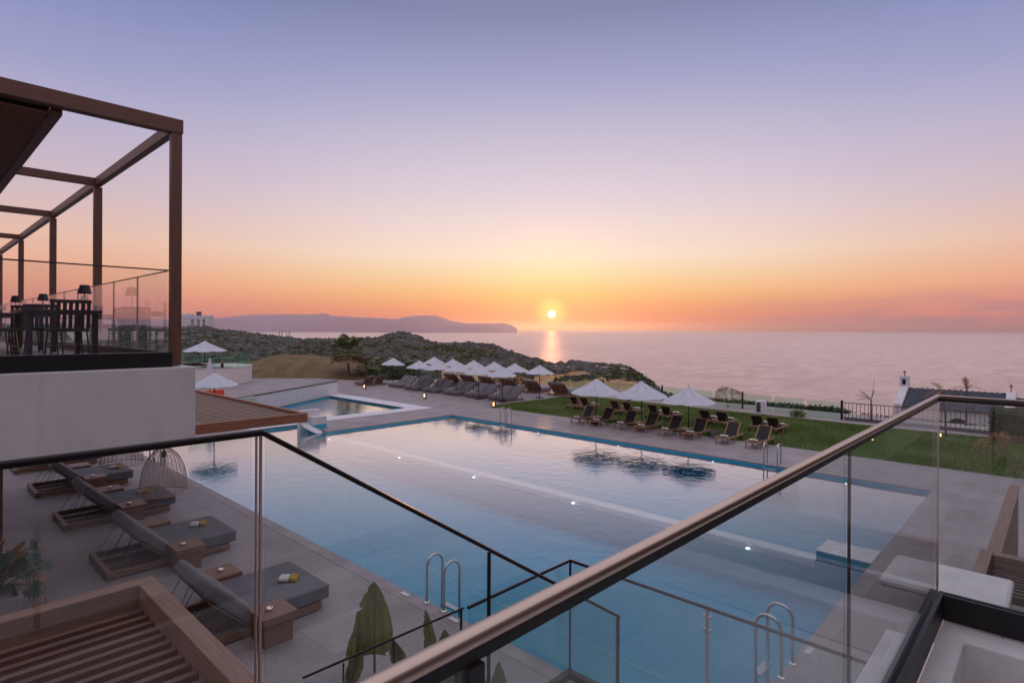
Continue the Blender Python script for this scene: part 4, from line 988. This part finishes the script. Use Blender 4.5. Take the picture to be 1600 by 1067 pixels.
for x in (-1,1):
    for y in (-1,1): MB().box((x-.08,y-.08,0),(x+.08,y+.08,2.2)).build('post','white_far',t)
MB().box((-1.4,-1.2,2.21),(1.4,1.2,2.36)).build('roof','white_far',t)
hl = thing('hillside_fence','pale timber fence slanting across the small headland','fence',(0,0,0))
pp = []
for u,v_ in ((905,579),(925,576.5),(945,574),(963,571.5),(976,571.5)):
    q = at_d(u,v_,72); pp.append(q)
for q in pp: MB().bar(q-Vector((0,0,1.4)),q+Vector((0,0,.05)),.07,.07,(1,0,0)).build('post','tan_slat',hl)
for a,b in zip(pp,pp[1:]):
    for z in (0,-.45): MB().bar(a+Vector((0,0,z)),b+Vector((0,0,z)),.06,.08).build('rail','tan_slat',hl)
# lamp post
p = at_z(585,588,0); t = thing('street_lamp','pale lamp post with a short arm at the left end of the deck','lamp post',(p.x,p.y,0),math.radians(-45))
ztop = EYE-(560-513.6)/911*(p.x*.7266+p.y*.687)
MB().box((-.05,-.05,0),(.05,.05,ztop)).build('post','tan_slat',t); MB().box((-.05,-.06,ztop),(.55,.06,ztop+.1)).build('arm','white_far',t)
# ================================================================ PLANTS
def palm_fan(name, label, base, h, cr, seed, lean=(0,0), nf=26, droop=.5, leafm='leaf_mid', trunk_r=.17, skirt=True):
    random.seed(seed); t = thing(name,label,'palm tree',base)
    top = Vector((lean[0],lean[1],h))
    tr = [(0,0,0),(lean[0]*.3,lean[1]*.3,h*.35),(lean[0]*.7,lean[1]*.7,h*.7),tuple(top)]
    MB().tube(tr,trunk_r,9,r1=trunk_r*.75).build('trunk','bark',t)
    cr_m = MB(); dry = MB()
    for k in range(nf):
        a = random.random()*6.28; el = random.uniform(-.6,1.15); dry_leaf = el < -.05 and skirt
        L = cr*random.uniform(.36,.62); d = Vector((math.cos(a)*math.cos(el),math.sin(a)*math.cos(el),math.sin(el)))
        e = top+d*L; mb = dry if dry_leaf else cr_m
        mb.tube([top,e],.015,4)
        side = d.cross(Vector((0,0,1))).normalized(); upv = side.cross(d)
        for j in range(15):
            b = (j-7)/7*1.25; dd = (d*math.cos(b)+side*math.sin(b)).normalized(); ll = cr*.48*(1-.25*abs(b)); q = e+dd*ll*.7+upv*random.uniform(-.03,.05); q2 = e+dd*ll-Vector((0,0,droop*.22*cr*random.uniform(.5,1.3)))
            w = upv.cross(dd).normalized()*.05*cr/1.8
            mb.add([e-w*.4,q-w,q2,q+w],[(0,1,2,3)])
    cr_m.build('crown',leafm,t)
    if dry.v: dry.build('dry_fronds','leaf_dry',t)
    return t
def feather(mb, base, d0, L, w, droop, n=16, gap=1.0):
    p = Vector(base); d = Vector(d0).normalized(); seg = L/n; pts = [p.copy()]
    for k in range(n): d = (d-Vector((0,0,droop/n))).normalized(); p = p+d*seg; pts.append(p.copy())
    mb.tube(pts,.012,4,r1=.004)
    for k in range(1,n):
        s = k/n; dd = (pts[k+1]-pts[k-1]).normalized(); side = dd.cross(Vector((0,0,1)))
        side = side.normalized() if side.length > .05 else Vector((1,0,0))
        for sg in (-1,1):
            ll = w*math.sin(math.pi*min(.98,s*.85+.12)); q = pts[k]+(side*sg+dd*.8).normalized()*ll+Vector((0,0,-.12*ll)); ww = dd*.016*gap
            mb.add([pts[k]-ww,q,pts[k]+ww],[(0,1,2)])
p = at_z(545,590,0); palm_fan('palm_tree','bushy fan palm with green crown and dry skirt between the heath and the deck',(p.x,p.y,-.1),2.7,2.4,3,(-.1,.1),70,droop=.3,trunk_r=.15)
p = at_z(556,590,0); palm_fan('small_palm','low fan palm growing against the foot of the tall fan palm',(p.x+.6,p.y-.9,-.1),1.3,1.35,8,(.1,0),22,skirt=False)
def slim_palm(name,label,base,h,dirs,seed,mat='leaf_dry',L=1.3,w=.35,lean=(0,0)):
    t = thing(name,label,'palm tree',base); top = (lean[0],lean[1],h)
    MB().tube([(0,0,0),(lean[0]*.2,lean[1]*.2,h*.5),top],.05,7,r1=.035).build('trunk','bark',t)
    mb = MB()
    for d,k,dr2 in dirs: feather(mb,top,d,L*k,w,dr2,16,1.5)
    mb.build('crown',mat,t); return t
p = at_z(1361,657,0); Y = (0,1,0)
slim_palm('slender_palm','thin young palm with one tall upright frond by the black railing',(p.x,p.y,0),1.2,[((.02,-.12,1),1.1,.1),((-.2,.9,.8),.7,1.0),((.1,.7,.9),.6,.6),((0,-.2,.9),.5,.3),((-.3,.6,.4),.6,1.2)],1,'leaf_mid')
p = at_z(1478,682,0)
slim_palm('slender_palm','thin young palm with arching dry fronds in front of the chapel wall',(p.x,p.y,0),2.1,[((-.2,.9,.9),1.2,1.6),((0,-.5,.9),.7,2.2),((.3,.3,1),.8,1.8),((-.3,.5,.6),.8,2.4),((-.1,-.7,.4),.6,2.6),((-.5,.1,.5),.7,2.4)],2,'leaf_dry',lean=(.05,.15))
p = at_z(1505,672,0)
slim_palm('slender_palm','small withered palm with stubby fronds behind the railing in front of the chapel roof',(p.x+2.5,p.y+.1,-.1),2.1,[((-.1,.8,.7),.5,1.5),((0,-.8,.7),.55,1.5),((.1,.1,1),.5,.5),((-.1,-.4,.8),.45,1.5),((.1,.5,.2),.4,2),((.1,-.5,.1),.4,2)],2,'leaf_dry')
# dry branching bush, fence shrubs
def twig_tree(name,label,base,h,seed,mat='leaf_dry',spread=.8):
    random.seed(seed); t = thing(name,label,'bush',base); mb = MB(); lf = MB()
    def br(p,d,L,r,k):
        q = p+d*L; mb.tube([p,q],r,4,False,r1=r*.6)
        if k == 0:
            for _ in range(3): e = q+Vector((random.gauss(0,.05),random.gauss(0,.05),random.gauss(0,.05))); lf.add([e,e+Vector((.03,.02,.04)),e+Vector((-.02,.03,.05))],[(0,1,2)])
            return
        for _ in range(3):
            nd = (d+Vector((random.gauss(0,.5),random.gauss(0,.5),random.gauss(0,.35)))*spread).normalized(); br(q,nd,L*.72,r*.6,k-1)
    for _ in range(4): br(Vector((0,0,0)),Vector((random.gauss(0,.3),random.gauss(0,.3),1)).normalized(),h*.38,.015,4)
    mb.build('branches','bark',t); lf.build('leaves',mat,t); return t
p = at_z(1137,637,0); twig_tree('dry_bush','bare branching bush against the sea fence left of the tall post',(p.x,p.y,0),1.25,4)
p = at_z(1592,752,0); twig_tree('dry_bush','bare reddish bush at the right edge of the lawn below the hedge',(p.x+.6,p.y+.1,0),1.5,9,'copper_leaf')
for q,(u0,u1,zt,m_,l,n_) in enumerate(((1085,1135,.75,'leaf_dry','brown shrub along the path behind the dry bush',2),(1136,1165,.6,'leaf_mid','olive shrub by the tall fence post',1),(1168,1315,.6,'leaf','low dark green hedge along the far side of the sea path',8))):
    vv, ff, n0 = [], [], 0
    t = None
    for k in range(n_*3):
        u = u0+(u1-u0)*(k+.5)/(n_*3); p = at_z(u,628+(u-1085)*.07,0); k_ = 42.4/p.x; p = Vector((p.x*k_,p.y*k_,0))
        a, b = leaves((p.x,p.y,-.2+.08*random.random()),(.7,.75,.22+.14*random.random()),420,.1,k+q*20,shell=.1); vv.append(a); ff.append(b+n0); n0 += len(a)
    o = np_obj('hedge' if q == 2 else 'shrub',np.concatenate(vv),np.concatenate(ff),m_); tag(o,l,'hedge' if q == 2 else 'shrub')
o = leafball('shrub','leaf',(0,0,.15),(3.5,.7,.25),2600,.1,77); o.location = (42.0,6.0,-.45); o.rotation_euler = (0,0,1.5); tag(o,'green shrubs growing behind the left part of the black railing','shrub')
t = thing('hedge','tall clipped dark green hedge at the right edge in front of the chapel','hedge',(37,.6,0))
def boxleaf(c,r_,n_,s_,seed):
    r = np.random.default_rng(seed); p = (r.random((n_,3))*2-1); ax = r.integers(0,3,n_); sg = np.sign(r.random(n_)-.5); p[np.arange(n_),ax] = sg*(.9+.14*r.random(n_)); p = p*np.array(r_)+np.array(c); p += r.normal(0,.03,p.shape)
    a = r.normal(size=(n_,3)); a /= np.linalg.norm(a,axis=1)[:,None]; b = np.cross(a,r.normal(size=(n_,3))); b /= np.linalg.norm(b,axis=1)[:,None]
    return np.stack([p-a*s_,p-b*s_*.5,p+a*s_,p+b*s_*.5],1).reshape(-1,3), np.arange(4*n_).reshape(-1,4)
v_,f_ = boxleaf((0,0,.72),(1.0,1.9,.68),16000,.05,5); np_obj('foliage',v_,f_,'leaf',t); MB().box((-.85,-1.75,0),(.85,1.75,1.28)).build('branches','leaf',t)
# round bush by the left loungers
p = at_z(622,594,0); t = thing('round_bush','large round dark green bush behind the lone parasol','bush',(p.x+1.5,p.y+1.8,0))
v_,f_ = leaves((0,0,.65),(1.9,1.9,1.15),7000,.11,3,shell=.6); v_[:,2] = np.maximum(v_[:,2],.02); np_obj('foliage',v_,f_,'leaf',t); MB().lathe([(0,0),(1.4,.05),(1.5,.7),(1.0,1.35),(0,1.6)],18).build('branches','leaf',t)
p = at_z(578,592,0); t = leafball('shrub','leaf_mid',(0,0,.3),(2.2,1.6,.55),2600,.12,33); t.location = (p.x+2,p.y+3,0); tag(t,'loose green shrub left of the round dark bush','shrub')
for (u,v_,l) in ((905,588,'dark low thicket at the foot of the small headland'),(960,583,'dark low thicket on the right shoulder of the small headland')):
    p = at_d(u,v_,60); t = leafball('thicket','leaf',(0,0,.05),(3.4,1.6,.32),2600,.14,int(u)); t.location = (p.x,p.y,max(ground_z(p.x,p.y),-.4)); tag(t,l,'thicket')
for q,(u,v_) in enumerate(((700,590),(776,594),(797,596),(812,598))):
    p = at_d(u,v_,55); t = leafball('dry_shrub','leaf_dry',(0,0,.35),(.8,.8,.6),420,.10,40+q); t.location = (p.x,p.y,-.15); tag(t,'dry tan shrub on the ochre ground beyond the back loungers, '+ORD[q]+' from the left','shrub','dry shrubs beyond the loungers')
# broad-leaved plants in front of the landing
def paddle_leaf(mb, stems, base, tip_dir, L, W, face, bend=.15, stem=.6, notch=True, seed=0):
    r = random.Random(seed); d = Vector(tip_dir).normalized(); f = Vector(face); side = d.cross(f).normalized(); nrm = side.cross(d).normalized()
    b0 = Vector(base); s0 = b0+d*stem; stems.tube([b0,b0.lerp(s0,.5)+nrm*.01,s0],.013,6,r1=.009)
    N = 26; vs_ = []; fs_ = []
    for i in range(N+1):
        s = i/N; w = W/2*(math.sin(math.pi*min(1,(s*.93+.07))**.72))**.62*(1-.12*s); c = s0+d*(L*s)-nrm*(bend*L*s*s)
        wl = w*(1-(.35*r.random() if notch and r.random() < .16 else .03*r.random())); wr = w*(1-(.3*r.random() if notch and r.random() < .12 else .03*r.random()))
        vs_ += [c-side*wl+nrm*(.22*wl), c-side*wl*.5+nrm*(.05*wl), c-nrm*.004, c+side*wr*.5+nrm*(.05*wr), c+side*wr+nrm*(.22*wr)]
    for i in range(N):
        for j in range(4): fs_.append((i*5+j,i*5+j+1,(i+1)*5+j+1,(i+1)*5+j))
    mb.add(vs_,fs_)
    stems.tube([s0+d*(L*q_/8)-nrm*(bend*L*(q_/8)**2) for q_ in range(9)],.006*W/.2,5,r1=.002)
    for q_ in range(3,24,1):
        c = s0+d*(L*q_/26)-nrm*(bend*L*(q_/26)**2-.002); w = W/2*(math.sin(math.pi*min(1,(q_/26*.93+.07))**.72))**.62*.8
        for sg in (-1,1): mb.add([c-d*.0012,c+side*(sg*w)+d*(.25*w)+nrm*(.16*w+.002),c+d*.0012],[(0,1,2)])
toc = (-FW).normalized()
def strel(name,label,base,specs,seed=0):
    t = thing(name,label,'plant',base); lf = MB(); st = MB()
    for q,(u,vt,vb,d,W,tilt) in enumerate(specs):
        top = at_d(u,vt,d)-Vector(base); bot = at_d(u-tilt,vb,d)-Vector(base); dd = (top-bot); L = dd.length
        b0 = bot-dd.normalized()*.5; st.tube([(0,0,0),(b0.x*.6,b0.y*.6,b0.z*.55),tuple(b0)],.014,6,r1=.012)
        paddle_leaf(lf,st,b0,dd,L,W,toc,.05,.5,True,seed+q)
    lf.build('leaves','paddle',t,smooth=True); st.build('stems','leaf_mid',t); return t
strel('broad_leaf_plant','plant with one large upright paddle leaf in front of the low glass balustrade',(2.62,3.95,0),[(583,911,1022,4.75,.34,-2),(553,985,1030,4.7,.08,6),(562,1000,1075,4.7,.13,14),(612,1000,1040,4.75,.14,-16),(566,1020,1052,4.7,.12,14)],3)
strel('broad_leaf_plant','plant with narrow torn paddle leaves rising behind the bronze handrail',(2.95,3.75,0),[(664,953,1045,4.7,.12,-16),(694,985,1075,4.6,.22,-8),(700,1000,1085,4.5,.2,6)],11)
strel('broad_leaf_plant','plant whose leaf tip shows at the bottom edge right of the dark post',(3.3,3.55,0),[(780,1035,1110,4.8,.16,2),(762,1058,1110,4.8,.1,4)],21)
# planter with monstera
t = thing('planter','pale square planter with glossy monstera and copper leaves at the left edge','planter',(1.1,13.3,0))
pm = MB(); pm.add([(-.35,-.35,0),(.35,-.35,0),(.35,.35,0),(-.35,.35,0),(-.42,-.42,.62),(.42,-.42,.62),(.42,.42,.62),(-.42,.42,.62),(-.36,-.36,.62),(.36,-.36,.62),(.36,.36,.62),(-.36,.36,.62),(-.36,-.36,.55),(.36,-.36,.55),(.36,.36,.55),(-.36,.36,.55)],
 [(3,2,1,0),(0,1,5,4),(1,2,6,5),(2,3,7,6),(3,0,4,7),(4,5,9,8),(5,6,10,9),(6,7,11,10),(7,4,8,11),(8,9,13,12),(9,10,14,13),(10,11,15,14),(11,8,12,15),(12,13,14,15)])
pm.build('pot','grey_pot',t,bevel=.008)
random.seed(12)
mf_, cf_, sf_ = MB(), MB(), MB()
def monst(mb,c,d,nrm,R,lobes=6):
    d = d.normalized(); nrm = (nrm-d*nrm.dot(d)).normalized(); sd = d.cross(nrm)
    for sg in (-1,1):
        for k in range(lobes):
            a0 = (k+.08)/lobes*2.55; a1 = (k+.93)/lobes*2.55
            def P_(a,s): return c+(d*math.cos(a)+sd*sg*math.sin(a))*R*s*(1-.12*a/2.5)-nrm*(.22*R*s*s)
            mb.add([P_(a0,.12),P_(a0,.75),P_((a0+a1)/2,1.02),P_(a1,.75),P_(a1,.12)],[(0,1,2,3,4)])
    mb.add([c+(d*math.cos(a)+sd*math.sin(a))*R*.42-nrm*.03*R for a in [2*math.pi*k/14 for k in range(14)]],[tuple(range(14))])
for k in range(40):
    a = random.random()*6.28; el = random.uniform(.1,1.3); L = random.uniform(.35,.85); d = Vector((math.cos(a)*math.cos(el),math.sin(a)*math.cos(el),math.sin(el))); c = Vector((0,0,.58))+d*L*1.15
    sf_.tube([(0,0,.56),tuple(c*.5+Vector((0,0,.33))),tuple(c)],.008,5)
    (monst(mf_,c,Vector((d.x,d.y,-.4)),Vector((random.gauss(0,.3)-.4,random.gauss(0,.3)-.6,.8)),random.uniform(.15,.25)))
for k in range(12):
    a = random.random()*6.28; c = Vector((.22*math.cos(a),.22*math.sin(a),random.uniform(.8,1.35))); paddle_leaf(cf_,sf_,c-Vector((0,0,.25)),(random.gauss(0,.35),random.gauss(0,.35),1),random.uniform(.28,.45),.15,toc,.3,.2,False,k)
mf_.build('leaves','monstera',t); cf_.build('copper_leaves','copper_leaf',t); sf_.build('stems','leaf_dry',t)
t = thing('cane_stool','bent cane stool half hidden behind the planter at the left edge','stool',(1.75,13.9,0))
for a in (0,1.57,3.14,4.71): MB().tube([(.22*math.cos(a),.22*math.sin(a),0),(.17*math.cos(a),.17*math.sin(a),.5)],.016,6).build('leg','wicker',t)
MB().lathe([(0,.5),(.2,.5),(.21,.52),(.2,.54),(0,.54)],18).build('seat','wicker',t)
MB().tube([(.2*math.cos(2*math.pi*j/20),.2*math.sin(2*math.pi*j/20),.2) for j in range(21)],.012,5,False).build('ring','wicker',t)

# ================================================================ LIGHT
SUN = ray(862,491).normalized()
sun = bpy.data.lights.new('sun','SUN'); sun.energy = .55; sun.angle = math.radians(.6); sun.color = (1,.42,.15)
so_ = bpy.data.objects.new('sun',sun); COL.objects.link(so_); so_.rotation_euler = (-SUN).to_track_quat('-Z','Y').to_euler()
W = bpy.data.worlds.new('World'); S.world = W; W.use_nodes = True
w = NT(W.node_tree); bg = W.node_tree.nodes['Background']
tc = w.add('ShaderNodeTexCoord').outputs['Generated']
nrmz = w.add('ShaderNodeVectorMath', operation='NORMALIZE'); w.ln(tc, nrmz.inputs[0]); dirv = nrmz.outputs[0]
sep = w.add('ShaderNodeSeparateXYZ'); w.ln(dirv, sep.inputs[0]); z = sep.outputs[2]
hx = w.add('ShaderNodeVectorMath', operation='MULTIPLY'); w.ln(dirv, hx.inputs[0]); hx.inputs[1].default_value = (1,1,0)
hn = w.add('ShaderNodeVectorMath', operation='NORMALIZE'); w.ln(hx.outputs[0], hn.inputs[0])
hd = w.add('ShaderNodeVectorMath', operation='DOT_PRODUCT'); w.ln(hn.outputs[0], hd.inputs[0]); sh = Vector((SUN.x,SUN.y,0)).normalized(); hd.inputs[1].default_value = sh; caz = hd.outputs['Value']
sdn = w.add('ShaderNodeVectorMath', operation='DOT_PRODUCT'); w.ln(dirv, sdn.inputs[0]); sdn.inputs[1].default_value = SUN; cs = sdn.outputs['Value']
def el(v): return max(0.0, math.sin(math.atan((514.5-v)/911)))
def R_(stops): return [(p, srgb(*c)[:3]) for p, c in stops]
zc = w.math('MAXIMUM', z, 0.0)
sunside = w.ramp(zc, R_([(0,(236,120,92)),(el(500),(242,130,95)),(el(480),(250,166,108)),(el(460),(254,194,124)),(el(430),(254,220,170)),(el(400),(254,230,206)),(el(360),(246,222,215)),(el(300),(226,210,219)),(el(220),(202,193,212)),(el(120),(164,165,202)),(el(20),(134,138,175)),(.53,(131,136,174)),(.68,(205,200,220)),(.8,(222,214,228)),(1,(222,214,228))]))  # stops above the frame brighter than dusk, added as fill for the foreground
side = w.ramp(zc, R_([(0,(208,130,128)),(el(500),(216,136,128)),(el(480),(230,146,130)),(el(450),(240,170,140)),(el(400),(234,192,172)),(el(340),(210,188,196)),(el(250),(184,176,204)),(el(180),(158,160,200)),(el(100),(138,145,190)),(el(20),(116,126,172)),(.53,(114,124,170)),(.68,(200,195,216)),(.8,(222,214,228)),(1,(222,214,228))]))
far = w.ramp(zc, R_([(0,(170,150,164)),(.08,(196,168,182)),(.2,(210,182,194)),(.4,(204,188,208)),(.75,(220,212,226)),(1,(222,214,228))]))  # unseen sky behind the camera, raised as added fill light
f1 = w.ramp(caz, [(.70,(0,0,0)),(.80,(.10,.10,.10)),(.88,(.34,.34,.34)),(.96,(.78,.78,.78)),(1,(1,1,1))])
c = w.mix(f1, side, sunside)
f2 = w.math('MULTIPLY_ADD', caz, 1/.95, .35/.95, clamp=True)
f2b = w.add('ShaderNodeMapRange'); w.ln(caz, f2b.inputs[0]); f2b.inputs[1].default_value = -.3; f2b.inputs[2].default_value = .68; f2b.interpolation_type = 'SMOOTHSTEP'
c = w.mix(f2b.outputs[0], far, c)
# sun disc and glow
def rng_(v0, v1, p):
    n = w.add('ShaderNodeMapRange'); w.ln(cs, n.inputs[0]); n.inputs[1].default_value = v0; n.inputs[2].default_value = v1; return w.math('POWER', n.outputs[0], p)
ca = lambda deg: math.cos(math.radians(deg))
def addc(c, fac, colr): return w.mix(1.0, c, w.mix(fac, (0,0,0), colr), 'ADD')
c = addc(c, rng_(ca(14), 1, 3.5), (.22,.10,.01))
c = addc(c, rng_(ca(2.2), 1, 2.5), (.6,.45,.10))
disc = w.add('ShaderNodeMapRange'); w.ln(cs, disc.inputs[0]); disc.inputs[1].default_value = ca(.38); disc.inputs[2].default_value = ca(.27)
c = addc(c, disc.outputs[0], (4,3.6,2.4))
# dusky cloud bank low on the right
cl_ = w.noise(6, 5, .6, w.mapv(dirv, (1,1,9)))
sdr = w.add('ShaderNodeVectorMath', operation='DOT_PRODUCT'); w.ln(dirv, sdr.inputs[0]); sdr.inputs[1].default_value = RT
rm = w.add('ShaderNodeMapRange'); w.ln(sdr.outputs['Value'], rm.inputs[0]); rm.inputs[1].default_value = .30; rm.inputs[2].default_value = .62
zm = w.add('ShaderNodeMapRange'); w.ln(z, zm.inputs[0]); zm.inputs[1].default_value = .065; zm.inputs[2].default_value = .02
nm = w.add('ShaderNodeMapRange'); w.ln(cl_, nm.inputs[0]); nm.inputs[1].default_value = .34; nm.inputs[2].default_value = .56
c = w.mix(w.math('MULTIPLY', w.math('MULTIPLY', rm.outputs[0], zm.outputs[0]), w.math('MULTIPLY', nm.outputs[0], .85)), c, srgb(176,130,142)[:3])
# below the horizon: dim
lowm = w.add('ShaderNodeMapRange'); w.ln(z, lowm.inputs[0]); lowm.inputs[1].default_value = -.004; lowm.inputs[2].default_value = -.05
c = w.mix(lowm.outputs[0], c, (.12,.10,.11))
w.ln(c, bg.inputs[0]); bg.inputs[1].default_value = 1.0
# evening haze
HAZE = True
if HAZE:
    hm = bpy.data.materials.new('evening_haze'); hm.use_nodes = True; nt = hm.node_tree; nt.nodes.remove(nt.nodes['Principled BSDF'])
    pv = nt.nodes.new('ShaderNodeVolumePrincipled'); pv.inputs['Density'].default_value = 1.25e-4; pv.inputs['Color'].default_value = (1,.97,.97,1); pv.inputs['Anisotropy'].default_value = .78
    nt.links.new(pv.outputs[0], nt.nodes['Material Output'].inputs['Volume']); M['haze'] = hm
    h = MB().box((-2050,-6050,-16),(9550,9550,84)).build('haze','haze'); tag(h,'faint warm evening haze over the bay','haze',kind='stuff')
# ================================================================ CAMERA
cam = bpy.data.cameras.new('camera'); co = bpy.data.objects.new('camera',cam); COL.objects.link(co); S.camera = co
cam.sensor_width = 36; cam.lens = FPX/1600*36; cam.clip_start = .05; cam.clip_end = 40000
cam.shift_y = -(533.5-514.5)/1600
co.location = (0,0,EYE)
R3 = Matrix((RT, Vector((0,0,1)), -FW)).transposed()
co.rotation_euler = (R3 @ Matrix.Rotation(ROLL,3,'Z')).to_euler()
S.view_settings.view_transform = 'Standard'; S.view_settings.look = 'None'; S.view_settings.exposure = 0; S.view_settings.gamma = 1
S.render.engine = 'CYCLES'; cy = S.cycles
cy.max_bounces = 8; cy.transparent_max_bounces = 32; cy.diffuse_bounces = 3; cy.glossy_bounces = 5; cy.volume_bounces = 0
cy.use_denoising = True; cy.caustics_reflective = False; cy.caustics_refractive = False; cy.sample_clamp_indirect = 4
try: cy.denoiser = 'OPENIMAGEDENOISE'
except Exception: pass
